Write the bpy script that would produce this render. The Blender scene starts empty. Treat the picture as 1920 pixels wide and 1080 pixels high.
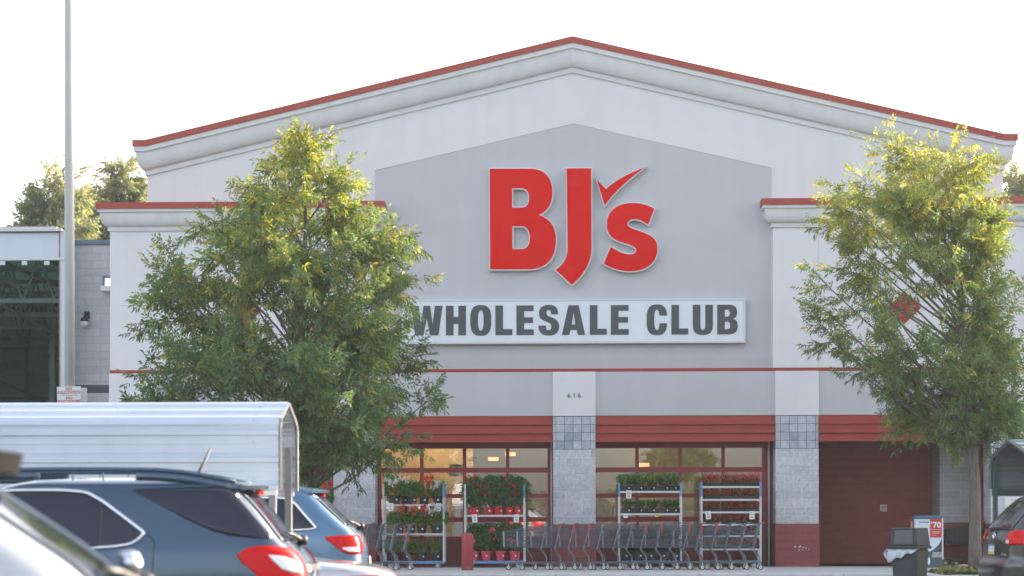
import bpy, bmesh, math, random
import numpy as np
from mathutils import Vector, Matrix
from mathutils.geometry import tessellate_polygon
scene = bpy.context.scene
COL = scene.collection
rad = math.radians

# ------------------------------------------------------------------ camera
FPX, YAW, ROLL = 4200.0, .03, .002
CD = np.array([-math.sin(YAW), math.cos(YAW), 0]); _r0 = np.array([math.cos(YAW), math.sin(YAW), 0]); _u0 = np.array([0, 0, 1.])
CR = math.cos(ROLL)*_r0 - math.sin(ROLL)*_u0
CU = math.sin(ROLL)*_r0 + math.cos(ROLL)*_u0
CP = np.array([.143, -54.5, 1.45])
HY = 962.0
cam = bpy.data.cameras.new('camera'); camo = bpy.data.objects.new('camera', cam); COL.objects.link(camo)
cam.sensor_width = 36; cam.lens = 36*FPX/1920; cam.shift_y = (HY-540)/1920
cam.clip_start = .1; cam.clip_end = 3000
camo.matrix_world = Matrix(((CR[0], CU[0], -CD[0], CP[0]), (CR[1], CU[1], -CD[1], CP[1]), (CR[2], CU[2], -CD[2], CP[2]), (0, 0, 0, 1)))
cam.dof.use_dof = True; cam.dof.focus_distance = 52; cam.dof.aperture_fstop = 2.6
scene.camera = camo

# ------------------------------------------------------------------ sky, sun, exposure
SUN_AZ, SUN_EL = rad(48), rad(17)          # azimuth from +Y towards +X
w = bpy.data.worlds.new('World'); scene.world = w; w.use_nodes = True
nt = w.node_tree; bg = nt.nodes['Background']
sky = nt.nodes.new('ShaderNodeTexSky'); sky.sky_type = 'NISHITA'; sky.sun_disc = False
sky.sun_elevation = SUN_EL; sky.sun_rotation = SUN_AZ
sky.air_density = 1.0; sky.dust_density = 4.0; sky.ozone_density = 1.0; sky.altitude = 100
hs = nt.nodes.new('ShaderNodeHueSaturation'); hs.inputs['Saturation'].default_value = .5
nt.links.new(sky.outputs[0], hs.inputs['Color']); nt.links.new(hs.outputs[0], bg.inputs[0])
bg.inputs[1].default_value = .15
sl = bpy.data.lights.new('sun', 'SUN'); sl.energy = 2.6; sl.angle = rad(.6); sl.color = (1, .80, .56)
so = bpy.data.objects.new('sun', sl); COL.objects.link(so)
sdir = Vector((math.sin(SUN_AZ)*math.cos(SUN_EL), math.cos(SUN_AZ)*math.cos(SUN_EL), math.sin(SUN_EL)))
so.rotation_euler = sdir.to_track_quat('Z', 'Y').to_euler()
vs = scene.view_settings; vs.view_transform = 'Standard'; vs.look = 'None'; vs.gamma = 1; vs.use_curve_mapping = False
HAZE = .00034
vs.exposure = 2.12
try: scene.cycles.use_denoising = True
except Exception: pass
scene.cycles.max_bounces = 8; scene.cycles.transparent_max_bounces = 16

# ------------------------------------------------------------------ helpers
def at(px, py, Y):
    v = CD + CR*(px-960)/FPX + CU*(HY-py)/FPX
    return Vector(CP + v*(Y-CP[1])/v[1])
def atd(px, py, dep):
    v = CD + CR*(px-960)/FPX + CU*(HY-py)/FPX
    return Vector(CP + v*dep)
def PX(px, Y, py=900): return at(px, py, Y).x
def PZ(px, py, Y): return at(px, py, Y).z

def tag(o, label=None, cat=None, group=None, kind=None):
    if label: o['label'] = label
    if cat: o['category'] = cat
    if group: o['group'] = group
    if kind: o['kind'] = kind
    return o
def empty(name, loc=(0, 0, 0), rz=0, label=None, cat=None, group=None):
    o = bpy.data.objects.new(name, None); COL.objects.link(o)
    o.location = loc; o.rotation_euler = (0, 0, rz); o.empty_display_size = .1
    return tag(o, label, cat, group)
def kids(o): return [c for c in ALLOBJ if c.parent == o]
ALLOBJ = []
def copy_tree(o, parent=None):
    c = o.copy(); COL.objects.link(c); ALLOBJ.append(c)
    if parent is not None: c.parent = parent
    for ch in [k for k in list(ALLOBJ) if k.parent == o and k is not c]:
        copy_tree(ch, c)
    return c

class MB:
    def __init__(s): s.v = []; s.f = []
    def add(s, vs, fs):
        n = len(s.v); s.v += [tuple(p) for p in vs]; s.f += [tuple(i+n for i in q) for q in fs]; return s
    def box(s, x0, x1, y0, y1, z0, z1):
        return s.add([(x0,y0,z0),(x1,y0,z0),(x1,y1,z0),(x0,y1,z0),(x0,y0,z1),(x1,y0,z1),(x1,y1,z1),(x0,y1,z1)],
                     [(0,3,2,1),(4,5,6,7),(0,1,5,4),(1,2,6,5),(2,3,7,6),(3,0,4,7)])
    def tube(s, pts, r, n=6, cap=True):
        pts = [Vector(p) for p in pts]; m = len(pts); vs = []; fs = []
        rr = r if isinstance(r, (list, tuple)) else [r]*m
        t0 = (pts[1]-pts[0]).normalized()
        a = t0.orthogonal().normalized()
        for i, p in enumerate(pts):
            t = (pts[min(i+1, m-1)]-pts[max(i-1, 0)])
            if t.length < 1e-9: t = t0
            t = t.normalized(); a = (a - t*a.dot(t))
            a = a.normalized() if a.length > 1e-6 else t.orthogonal().normalized()
            b = t.cross(a)
            for k in range(n):
                q = 2*math.pi*(k+.5)/n; vs.append(p + (a*math.cos(q)+b*math.sin(q))*rr[i])
        for i in range(m-1):
            for k in range(n):
                fs.append((i*n+k, i*n+(k+1)%n, (i+1)*n+(k+1)%n, (i+1)*n+k))
        if cap: fs.append(tuple(range(n-1, -1, -1))); fs.append(tuple(range((m-1)*n, m*n)))
        return s.add(vs, fs)
    def lathe(s, prof, c=(0, 0, 0), n=20, axis='z'):
        vs = []; fs = []; m = len(prof)
        for (r, h) in prof:
            for k in range(n):
                q = 2*math.pi*k/n; x, y = r*math.cos(q), r*math.sin(q)
                p = (x, y, h) if axis == 'z' else ((x, h, y) if axis == 'y' else (h, x, y))
                vs.append((p[0]+c[0], p[1]+c[1], p[2]+c[2]))
        for i in range(m-1):
            for k in range(n): fs.append((i*n+k, i*n+(k+1)%n, (i+1)*n+(k+1)%n, (i+1)*n+k))
        fs.append(tuple(range(n-1, -1, -1))); fs.append(tuple(range((m-1)*n, m*n)))
        return s.add(vs, fs)
    def prism(s, loops, y0, y1, xf=lambda x, z: (x, z)):
        """polygon with holes in the x-z plane, extruded from y0 (front) to y1."""
        ls = [[Vector((p[0], p[1], 0)) for p in l] for l in loops]
        tris = tessellate_polygon(ls); flat = [p for l in ls for p in l]; n = len(flat)
        vs = [(xf(p.x, p.y)[0], y0, xf(p.x, p.y)[1]) for p in flat] + [(xf(p.x, p.y)[0], y1, xf(p.x, p.y)[1]) for p in flat]
        fs = [tuple(t) for t in tris] + [tuple(i+n for i in reversed(t)) for t in tris]
        b = 0
        for l in ls:
            k = len(l)
            for i in range(k): fs.append((b+i, b+(i+1)%k, n+b+(i+1)%k, n+b+i))
            b += k
        return s.add(vs, fs)
    def grid(s, P):
        """P[i][j] points"""
        a, b = len(P), len(P[0]); vs = [p for row in P for p in row]
        return s.add(vs, [(i*b+j, (i+1)*b+j, (i+1)*b+j+1, i*b+j+1) for i in range(a-1) for j in range(b-1)])
    def build(s, name, mat, parent=None, smooth=False, bev=0, solid=0, recalc=True, label=None):
        me = bpy.data.meshes.new(name); me.from_pydata(s.v, [], s.f)
        if recalc:
            bm = bmesh.new(); bm.from_mesh(me); bmesh.ops.recalc_face_normals(bm, faces=bm.faces); bm.to_mesh(me); bm.free()
        me.materials.append(mat)
        if smooth: me.polygons.foreach_set('use_smooth', [True]*len(me.polygons))
        return link(name, me, parent, bev, solid, label)
def link(name, me, parent=None, bev=0, solid=0, label=None):
    o = bpy.data.objects.new(name, me); COL.objects.link(o); ALLOBJ.append(o)
    if parent is not None: o.parent = parent
    if solid:
        m = o.modifiers.new('solid', 'SOLIDIFY'); m.thickness = solid; m.offset = 0
    if bev:
        m = o.modifiers.new('bevel', 'BEVEL'); m.width = bev; m.segments = 2; m.limit_method = 'ANGLE'; m.angle_limit = rad(40)
        m.harden_normals = False
    if label: o['label'] = label
    return o
def text_mesh(name, body, size, mat, parent, loc, bold=0, depth=.002, rot=(math.pi/2, 0, 0), sx=1, align='CENTER', spacing=1):
    c = bpy.data.curves.new(name, 'FONT'); c.body = body; c.size = size; c.offset = bold; c.extrude = depth
    c.align_x = align; c.align_y = 'CENTER'; c.space_character = spacing; c.resolution_u = 3; c.space_line = .95
    t = bpy.data.objects.new('tmp', c); COL.objects.link(t)
    bpy.context.view_layer.update()
    me = bpy.data.meshes.new_from_object(t.evaluated_get(bpy.context.evaluated_depsgraph_get()))
    bpy.data.objects.remove(t); bpy.data.curves.remove(c)
    me.name = name; me.materials.clear(); me.materials.append(mat)
    me.transform(Matrix.Translation(loc) @ Matrix.Rotation(rot[2], 4, 'Z') @ Matrix.Rotation(rot[0], 4, 'X') @ Matrix.Scale(sx, 4, (1, 0, 0)))
    return link(name, me, parent)

def lin(*c): return tuple(((x/255)/12.92 if x/255 <= .04045 else ((x/255+.055)/1.055)**2.4) for x in c)
class NT:
    def __init__(s, name):
        s.m = bpy.data.materials.new(name); s.m.use_nodes = True; s.t = s.m.node_tree; s.b = s.t.nodes['Principled BSDF']; s.out = s.t.nodes['Material Output']
    def n(s, typ, **kw):
        o = s.t.nodes.new('ShaderNode'+typ)
        for k, v in kw.items():
            if k in o.inputs: o.inputs[k].default_value = v
            else: setattr(o, k, v)
        return o
    def l(s, a, b): s.t.links.new(a, b)
def pbr(name, col, rough=.6, metal=0, var=.1, scale=3, bump=0, bscale=60, coat=0, streak=0, spec=.5, sheen=0, aniso=(1, 1, 1)):
    N = NT(name); b = N.b
    b.inputs['Roughness'].default_value = rough; b.inputs['Metallic'].default_value = metal
    b.inputs['Coat Weight'].default_value = coat; b.inputs['Coat Roughness'].default_value = .04; b.inputs['Specular IOR Level'].default_value = spec
    tc = N.n('TexCoord'); geo = tc.outputs['Object']
    if var:
        mp = N.n('Mapping'); N.l(geo, mp.inputs[0]); mp.inputs['Scale'].default_value = aniso
        no = N.n('TexNoise', Scale=scale, Detail=6, Roughness=.6); N.l(mp.outputs[0], no.inputs['Vector'])
        mr = N.n('MapRange'); mr.inputs[1].default_value = .25; mr.inputs[2].default_value = .75; mr.inputs[3].default_value = 1-var; mr.inputs[4].default_value = 1+var
        N.l(no.outputs[0], mr.inputs[0]); fac = mr.outputs[0]
        if streak:
            mp2 = N.n('Mapping'); N.l(geo, mp2.inputs[0]); mp2.inputs['Scale'].default_value = (2.2, 2.2, .14)
            n2 = N.n('TexNoise', Scale=1.6, Detail=5); N.l(mp2.outputs[0], n2.inputs['Vector'])
            m2 = N.n('MapRange'); m2.inputs[1].default_value = .35; m2.inputs[2].default_value = .7; m2.inputs[3].default_value = 1; m2.inputs[4].default_value = 1-streak
            N.l(n2.outputs[0], m2.inputs[0])
            mu = N.n('Math', operation='MULTIPLY'); N.l(fac, mu.inputs[0]); N.l(m2.outputs[0], mu.inputs[1]); fac = mu.outputs[0]
        mx = N.n('VectorMath', operation='SCALE'); mx.inputs[0].default_value = col; N.l(fac, mx.inputs['Scale'])
        N.l(mx.outputs[0], b.inputs['Base Color'])
    else: b.inputs['Base Color'].default_value = (*col, 1)
    if bump:
        n3 = N.n('TexNoise', Scale=bscale, Detail=4); N.l(geo, n3.inputs['Vector'])
        bp = N.n('Bump', Strength=bump, Distance=.02); N.l(n3.outputs[0], bp.inputs['Height']); N.l(bp.outputs[0], b.inputs['Normal'])
    return N.m
def blocks(name, c1, c2, mortar, bw=.406, bh=.203, bump=.6, off=.5, msize=.008, split=18, contrast=.12, z0=0.15):
    """masonry laid in courses; runs along x+y, courses along z"""
    N = NT(name); b = N.b; b.inputs['Roughness'].default_value = .85
    tc = N.n('TexCoord'); sp = N.n('SeparateXYZ'); N.l(tc.outputs['Object'], sp.inputs[0])
    ad = N.n('Math', operation='ADD'); N.l(sp.outputs[0], ad.inputs[0]); N.l(sp.outputs[1], ad.inputs[1])
    sz = N.n('Math', operation='SUBTRACT'); N.l(sp.outputs[2], sz.inputs[0]); sz.inputs[1].default_value = z0
    cb = N.n('CombineXYZ'); N.l(ad.outputs[0], cb.inputs[0]); N.l(sz.outputs[0], cb.inputs[1])
    br = N.n('TexBrick', offset=off, offset_frequency=2, squash=1, squash_frequency=2)
    br.inputs['Scale'].default_value = 1; br.inputs['Brick Width'].default_value = bw; br.inputs['Row Height'].default_value = bh
    br.inputs['Mortar Size'].default_value = msize; br.inputs['Mortar Smooth'].default_value = .3; br.inputs['Bias'].default_value = 0
    br.inputs['Color1'].default_value = (*c1, 1); br.inputs['Color2'].default_value = (*c2, 1); br.inputs['Mortar'].default_value = (*mortar, 1)
    N.l(cb.outputs[0], br.inputs['Vector'])
    no = N.n('TexNoise', Scale=split, Detail=8, Roughness=.65); N.l(tc.outputs['Object'], no.inputs['Vector'])
    mr = N.n('MapRange'); mr.inputs[1].default_value = .25; mr.inputs[2].default_value = .75; mr.inputs[3].default_value = 1-contrast; mr.inputs[4].default_value = 1+contrast
    N.l(no.outputs[0], mr.inputs[0])
    sc = N.n('VectorMath', operation='SCALE'); N.l(br.outputs['Color'], sc.inputs[0]); N.l(mr.outputs[0], sc.inputs['Scale']); N.l(sc.outputs[0], b.inputs['Base Color'])
    hm = N.n('Math', operation='MULTIPLY_ADD'); N.l(br.outputs['Fac'], hm.inputs[0]); hm.inputs[1].default_value = -.7; N.l(no.outputs[0], hm.inputs[2])
    bp = N.n('Bump', Strength=bump, Distance=.02); N.l(hm.outputs[0], bp.inputs['Height']); N.l(bp.outputs[0], b.inputs['Normal'])
    return N.m
def leafmat(name, trans=.35, rough=.45):
    N = NT(name); b = N.b
    at_ = N.n('Attribute', attribute_name='tint')
    N.l(at_.outputs['Color'], b.inputs['Base Color']); b.inputs['Roughness'].default_value = rough; b.inputs['Specular IOR Level'].default_value = .45
    tr = N.n('BsdfTranslucent'); sc = N.n('VectorMath', operation='MULTIPLY'); sc.inputs[1].default_value = (1.1, 1.08, .6)
    N.l(at_.outputs['Color'], sc.inputs[0]); N.l(sc.outputs[0], tr.inputs['Color'])
    mx = N.n('MixShader'); mx.inputs[0].default_value = trans
    N.l(b.outputs[0], mx.inputs[1]); N.l(tr.outputs[0], mx.inputs[2]); N.l(mx.outputs[0], N.out.inputs['Surface'])
    return N.m
def glassmat(name, tint, refl=1.0, ior=1.5, rough=.0):
    N = NT(name); N.t.nodes.remove(N.b)
    tr = N.n('BsdfTransparent'); tr.inputs[0].default_value = (*tint, 1)
    gl = N.n('BsdfGlossy'); gl.inputs['Roughness'].default_value = rough; gl.inputs['Color'].default_value = (.95, .97, 1, 1)
    fr = N.n('Fresnel', IOR=ior)
    mu = N.n('Math', operation='MULTIPLY'); mu.use_clamp = True; N.l(fr.outputs[0], mu.inputs[0]); mu.inputs[1].default_value = refl
    mx = N.n('MixShader'); N.l(mu.outputs[0], mx.inputs[0]); N.l(tr.outputs[0], mx.inputs[1]); N.l(gl.outputs[0], mx.inputs[2]); N.l(mx.outputs[0], N.out.inputs['Surface'])
    return N.m
def emit(name, col, s):
    N = NT(name); N.b.inputs['Emission Color'].default_value = (*col, 1); N.b.inputs['Emission Strength'].default_value = s; N.b.inputs['Base Color'].default_value = (*col, 1)
    return N.m

M = {}
M['white'] = pbr('stucco_white', (.71, .70, .71), .85, var=.04, scale=1.2, bump=.25, bscale=140, streak=.03)
M['white_trim'] = pbr('stucco_trim', (.665, .66, .66), .8, var=.04, scale=2, bump=.12, bscale=140, streak=.07)
M['grey'] = pbr('stucco_grey', (.515, .51, .53), .85, var=.04, scale=1.1, bump=.25, bscale=140, streak=.03)
M['red_metal'] = pbr('red_painted_metal', (.30, .036, .028), .5, var=.08, scale=2, spec=.3)
M['red_cap'] = pbr('red_coping_metal', (.36, .062, .045), .5, var=.08, scale=1.5, spec=.3)
M['red_frame'] = pbr('red_window_frame', (.27, .034, .036), .45, var=.06, spec=.3)
M['red_kick'] = pbr('red_kick_panel', (.16, .025, .026), .45, var=.1)
M['block'] = blocks('pale_split_block', (.58, .585, .615), (.46, .47, .50), (.70, .70, .72), contrast=.26, bump=1.0, msize=.011)
M['block_red'] = blocks('red_painted_block', (.27, .065, .065), (.24, .06, .06), (.22, .05, .05), bump=.7, contrast=.16)
M['block_alcove'] = blocks('maroon_painted_block', (.29, .070, .05), (.26, .062, .045), (.21, .048, .036), bump=.7, contrast=.12, bw=.406)
M['block_shaded'] = blocks('shaded_split_block', (.40, .40, .40), (.33, .335, .34), (.50, .50, .49), contrast=.16)  # pale block greyed down, putting the canopy's shade into the inner pier
M['tile'] = blocks('glazed_grey_tile', (.50, .53, .57), (.30, .34, .38), (.12, .12, .13), bw=.208, bh=.1985, off=0, bump=.2, split=9, contrast=.22, z0=2.99)
M['block_left'] = blocks('white_side_block', (.56, .55, .55), (.50, .49, .50), (.42, .42, .43), bump=.5, contrast=.1)
M['dark_band'] = pbr('dark_band', (.08, .09, .10), .7)
M['slate'] = pbr('slate_coping', (.12, .16, .20), .5)
M['asphalt'] = pbr('asphalt', (.055, .056, .06), .9, var=.25, scale=2, bump=.5, bscale=90)
M['concrete'] = pbr('concrete', (.46, .47, .47), .9, var=.14, scale=1.3, bump=.3, bscale=80)
M['curb'] = pbr('curb_concrete', (.54, .54, .54), .9, var=.12, scale=3, bump=.3, bscale=80)
M['steel'] = pbr('galvanised_steel', (.46, .48, .50), .42, metal=.6, var=.1, scale=12)
M['cart'] = pbr('cart_wire', (.17, .19, .22), .38, metal=.75, var=.08, scale=20)
M['darkcart'] = pbr('black_plastic', (.022, .023, .024), .5)
M['rackpost'] = pbr('rack_galvanised', (.55, .57, .60), .4, metal=.5, var=.12, scale=15)
M['rackblue'] = pbr('rack_blue_paint', (.10, .26, .50), .5, var=.15, scale=20)
M['rubber'] = pbr('grey_rubber', (.10, .10, .10), .7)
M['whitewheel'] = pbr('white_wheel', (.52, .52, .5), .5)
M['red_plastic'] = pbr('red_plastic', (.55, .03, .03), .4)
M['white_plastic'] = pbr('white_plastic', (.72, .73, .74), .4, var=.04)
M['paper'] = pbr('white_paper', (.74, .75, .76), .8, var=.03)
M['ink'] = pbr('grey_ink', (.12, .13, .15), .8, var=0)
M['red_ink'] = pbr('red_ink', (.55, .06, .06), .7, var=0)
M['black_pot'] = pbr('black_pot', (.022, .025, .028), .45)
M['red_pot'] = pbr('red_pot', (.55, .02, .025), .35, var=.12, scale=9)
M['pink_pot'] = pbr('pink_pot', (.62, .06, .12), .35, var=.12, scale=9)
M['soil'] = pbr('soil', (.03, .02, .014), .95)
M['sign_red'] = pbr('sign_red', (.70, .002, .003), .6, var=.07, scale=1.5, spec=.04)
M['sign_white'] = pbr('sign_white', (.70, .73, .78), .35, var=.03, scale=2)
M['sign_frame'] = pbr('sign_frame', (.60, .62, .65), .4, var=.04)
M['sign_dark'] = pbr('sign_lettering', (.055, .068, .072), .55, var=.08)
M['bark'] = pbr('bark', (.15, .13, .11), .9, var=.35, scale=14, bump=1.0, bscale=38, aniso=(1, 1, .25))
M['leaf'] = leafmat('leaf', .45)
M['petal'] = leafmat('petal', .25, .6)
M['glass_store'] = glassmat('store_glass', (.66, .67, .64), 7)
M['glass_clear'] = glassmat('clear_glass', (.9, .93, .9), 1)
M['chrome'] = pbr('chrome', (.72, .75, .80), .18, metal=.95, var=0)
M['carglass'] = pbr('tinted_car_glass', (.010, .016, .030), .03, var=0, spec=.5)
M['blacktrim'] = pbr('black_trim', (.015, .016, .018), .45, var=0)
M['tyre'] = pbr('tyre', (.02, .02, .02), .85)
M['rim'] = pbr('alloy_rim', (.5, .5, .52), .3, metal=.9)
M['lamp_red'] = pbr('lamp_red', (.60, .002, .003), .25, var=0, spec=.2)
M['lamp_white'] = pbr('lamp_clear', (.78, .78, .78), .12, var=0, coat=1)
M['paint_blue'] = pbr('paint_blue', (.021, .058, .108), .32, metal=.45, var=.02, coat=1)
M['paint_light'] = pbr('paint_light_blue', (.075, .17, .30), .30, metal=.5, var=.02, coat=1)
M['paint_silver'] = pbr('paint_silver', (.52, .53, .54), .32, metal=.55, var=.02, coat=1)
M['paint_gray'] = pbr('paint_charcoal', (.026, .031, .034), .3, metal=.2, var=.02, coat=1)
M['corr_white'] = pbr('white_corrugated', (.52, .57, .65), .35, metal=.15, var=.05, scale=1.5, streak=.04)
M['green_steel'] = pbr('green_steel', (.075, .115, .11), .5, var=.1)
M['green_panel'] = pbr('green_grey_panel', (.20, .24, .25), .5, var=.06)
M['trash'] = pbr('trash_can_plastic', (.035, .042, .045), .75, var=.15, scale=5)
M['trash_flap'] = pbr('trash_flap', (.045, .058, .068), .4, var=.1)
M['pole'] = pbr('pole_paint', (.42, .43, .40), .5, var=.06, scale=3)
M['kioskgreen'] = pbr('kiosk_green', (.05, .09, .085), .5)
M['kioskblue'] = pbr('kiosk_blue', (.06, .17, .32), .4)
M['kioskwhite'] = pbr('kiosk_white', (.62, .68, .76), .4, var=.03)
M['shed'] = pbr('dark_green_cladding', (.17, .33, .30), .7, var=.12, scale=2, aniso=(.3, 1, 4))
M['truss'] = pbr('dark_truss', (.13, .24, .22), .6)
M['rust'] = pbr('rusted_edge', (.42, .20, .12), .8, var=.3, scale=9)
M['interior'] = pbr('interior_wall', (.42, .40, .35), .8, var=.06)
M['interior_floor'] = pbr('interior_floor', (.30, .28, .25), .4, var=.06)
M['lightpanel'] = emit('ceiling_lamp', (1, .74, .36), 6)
M['orange'] = pbr('orange_print_and_reflection', (.85, .22, .07), .6, var=.15, scale=3)
M['yellow'] = pbr('yellow_card', (.75, .50, .06), .6)
M['plate'] = pbr('number_plate', (.62, .66, .70), .4, var=0)
M['lens'] = emit('lamp_lens', (1, .75, .6), 1.2)  # emission stands in for sunlight on the wall light's lens

# ------------------------------------------------------------------ ground
def structure(name, mb, mat, **k): return tag(mb.build(name, mat, **k), kind='structure')
g = MB(); g.add([(-450, -450, 0), (450, -450, 0), (450, 450, 0), (-450, 450, 0)], [(0, 1, 2, 3)]); structure('parking_lot', g, M['asphalt'])
CURB_Y = -6.8
g = MB(); g.box(-40, 40, CURB_Y+.18, -.3, -.2, .15); structure('sidewalk', g, M['concrete'])
g = MB()
x = -40
while x < 40:
    g.box(x+.004, x+3.04, CURB_Y, CURB_Y+.176, -.2, .151); x += 3.05
structure('kerb', g, M['curb'], bev=.02)
for i, xx in enumerate((-26.,)):
    g = MB()
    for k in range(22):
        xs = -28+k*2.75
        g.box(xs, xs+.10, -30, -25.2, .002, .006)
    structure('parking_lines', g, M['white_plastic'])

# ------------------------------------------------------------------ store building
B = empty('store_building', (0, 0, 0), 0, 'white and grey gabled warehouse store with red trimmed roofline and red canopies', 'building')
XC, ZE, ZP, BACK = 10.40, 10.55, 12.99, 30
def part(name, mb, mat, parent=B, **k): return mb.build(name, mat, parent, **k)
m = MB()
# main gabled mass, walls down to the fascia line only over the storefront
m.prism([[(-XC, 4.3), (XC, 4.3), (XC, ZE-.62), (XC, ZE-.1), (0, ZP-.1), (-XC, ZE-.1)]], 0, BACK)
part('gable_wall', m, M['white'])
# wings
WF = -.25
for s in (-1, 1):
    m = MB(); x0, x1 = sorted((s*4.83, s*11.27)); m.box(x0, x1, WF, 12, 4.2, 8.9)
    wv = part('wing_wall', m, M['white'])
    # joints in the render coat
    j = MB()
    for xx in ((5.93,) if s > 0 else (-10.05, -5.93)):
        j.box(xx-.006, xx+.006, WF-.003, WF+.02, 4.96, 8.36)
    j.box(min(s*5.95, s*11.0), max(s*5.95, s*11.0), WF-.003, WF+.02, 6.52, 6.532)
    j.build('coat_joint', M['grey'], wv)
    d = MB(); cx, cz, r = s*7.98, 6.38, .40
    d.prism([[(cx-r, cz), (cx, cz-r), (cx+r, cz), (cx, cz+r)]], WF-.03, WF+.05); part('diamond_ornament', d, M['red_metal'])
# cornice helper: path of (x, z) of the top edge with a wall corner; profile (out, down)
def cornice(name, prof, xl, xr, zfun, yf, back, mat, parent, mids, smooth=False):
    rows = []
    for (o, dn) in prof:
        P = [(xl-o, back, zfun(xl)-dn), (xl-o, yf-o, zfun(xl)-dn), (xl, yf-o, zfun(xl)-dn)]
        P += [(mx, yf-o, zfun(mx)-dn) for mx in mids]
        P += [(xr, yf-o, zfun(xr)-dn), (xr+o, yf-o, zfun(xr)-dn), (xr+o, back, zfun(xr)-dn)]
        rows.append(P)
    mb = MB(); mb.grid(rows); return mb.build(name, mat, parent, smooth=smooth, recalc=False)
def cove(o0, o1, d0, d1, n=8):
    # concave quarter from top/outer to bottom/inner, bulging like an ogee
    return [(o1+(o0-o1)*math.cos(t*math.pi/2)**1.0, d0+(d1-d0)*math.sin(t*math.pi/2)) for t in [i/n for i in range(n+1)]]
def cornice_set(xl, xr, zf, yf, back, mids, oc, capt, fas, cov, frieze):
    c = [(oc-.03, capt), (oc-.03, capt+fas), (oc-.075, capt+fas+.003), (oc-.075, capt+fas+.012)]
    c += cove(oc-.08, .07, capt+fas+.012, capt+fas+cov, 8)
    c += [(.07, capt+fas+cov+.001), (.045, capt+fas+cov+.004), (.045, capt+fas+cov+frieze), (-.02, capt+fas+cov+frieze+.004)]
    rows = c
    co = cornice('cornice', rows, xl, xr, zf, yf, back, M['white_trim'], B, mids)
    cp = cornice('coping', [(-.25, -.02), (oc-.005, 0), (oc, .012), (oc, capt), (oc-.035, capt+.002)], xl, xr, zf, yf, back, M['red_cap'], co, mids)
    return co
gz = lambda x: ZE + (ZP-ZE)*(1-abs(x)/XC)
cornice_set(-XC, XC, gz, 0, BACK, [-5.2, 0, 5.2], .31, .155, .12, .43, .13)
wz = lambda x: 9.0
cornice_set(-11.27, -4.83, wz, WF, 12, [-8], .29, .155, .07, .33, .11)
cornice_set(4.83, 11.27, wz, WF, 12, [8], .29, .155, .07, .33, .11)
m = MB(); m.add([(-XC-.1, .0, ZE-.01), (0, .0, ZP-.01), (0, BACK, ZP-.01), (-XC-.1, BACK, ZE-.01), (XC+.1, 0, ZE-.01), (XC+.1, BACK, ZE-.01)], [(0, 1, 2, 3), (1, 4, 5, 2)]); part('roof', m, M['slate'], solid=.05)
for s in (-1, 1):
    m = MB(); x0, x1 = sorted((s*4.83, s*11.3)); m.box(x0, x1, WF+.02, 12, 8.93, 8.985); part('wing_roof', m, M['slate'])
# grey pentagon panel with a fine raised edge
m = MB(); m.prism([[(-4.82, 4.9), (4.82, 4.9), (4.82, 9.815), (.02, 10.925), (-4.82, 9.815)]], -.012, .02); gp = part('inset_panel', m, M['grey'])
e = MB()
for a, b in (((-4.82, 9.815), (.02, 10.925)), ((.02, 10.925), (4.82, 9.815))):
    e.tube([(a[0], -.012, a[1]), (b[0], -.012, b[1])], .014, 4)
for xx in (-4.82, 4.82): e.tube([(xx, -.012, 4.95), (xx, -.012, 9.815)], .010, 4)
e.build('panel_edge', M['white_trim'], gp)
# red stripe
m = MB(); m.box(-4.828, 4.828, -.235, .02, 4.86, 4.945)
m.box(-11.275, -4.83, WF-.04, WF+.02, 4.86, 4.945); m.box(4.83, 11.275, WF-.04, WF+.02, 4.86, 4.945)
part('red_stripe', m, M['red_metal'])
# pillars: white head, tiled neck, pale block shaft, red painted base
PIL = [(-11.26, -10.10), (-5.813, -4.79), (-.491, .546), (4.864, 5.908), (10.01, 11.26)]
ZR, ZB, ZT, ZH = 1.177, 2.985, 3.79, 4.858
for i, (a, b) in enumerate(PIL):
    m = MB(); m.box(a+.004, b-.004, -.42, .55, ZR, ZB); p = part('pillar', m, M['block'], bev=.012)
    m = MB(); m.box(a-.012, b+.012, -.435, .56, .152, ZR-.002); m.build('pillar_base', M['block_red'], p, bev=.015)
    m = MB(); m.box(a+.008, b-.008, -.415, .55, ZB+.002, ZT-.002); m.build('tiled_neck', M['tile'], p)
    m = MB(); m.box(a, b, -.445, .3, ZT, ZH); m.build('pillar_head', M['white'], p, bev=.006)
# bays between the pillars: grey spandrel, red lapped canopy boards, ceiling
BAY = [(-10.10, -5.813), (-4.79, -.491), (.546, 4.864), (5.908, 10.01)]
for i, (a, b) in enumerate(BAY):
    m = MB(); m.box(a+.002, b-.002, -.36, .3, ZT+.01, ZH); part('spandrel', m, M['grey'])
    c = MB(); zz = [3.165, 3.37, 3.58, 3.80]
    for k in range(3):
        z0, z1 = zz[k], zz[k+1]
        c.add([(a+.003, -.395, z0), (b-.003, -.395, z0), (b-.003, -.345, z1-.006), (a+.003, -.345, z1-.006), (a+.003, -.30, z0), (b-.003, -.30, z0), (b-.003, -.30, z1-.006), (a+.003, -.30, z1-.006)],
              [(0, 1, 2, 3), (4, 7, 6, 5), (0, 4, 5, 1), (3, 2, 6, 7), (0, 3, 7, 4), (1, 5, 6, 2)])
    c.box(a+.003, b-.003, -.335, -.30, z0, 3.165+.6)
    part('canopy_board', c, M['red_metal'])
    m = MB(); m.box(a+.003, b-.003, -.295, 2.5 if i == 3 else .45, 3.20, 3.30); part('soffit', m, M['red_kick'])
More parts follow.
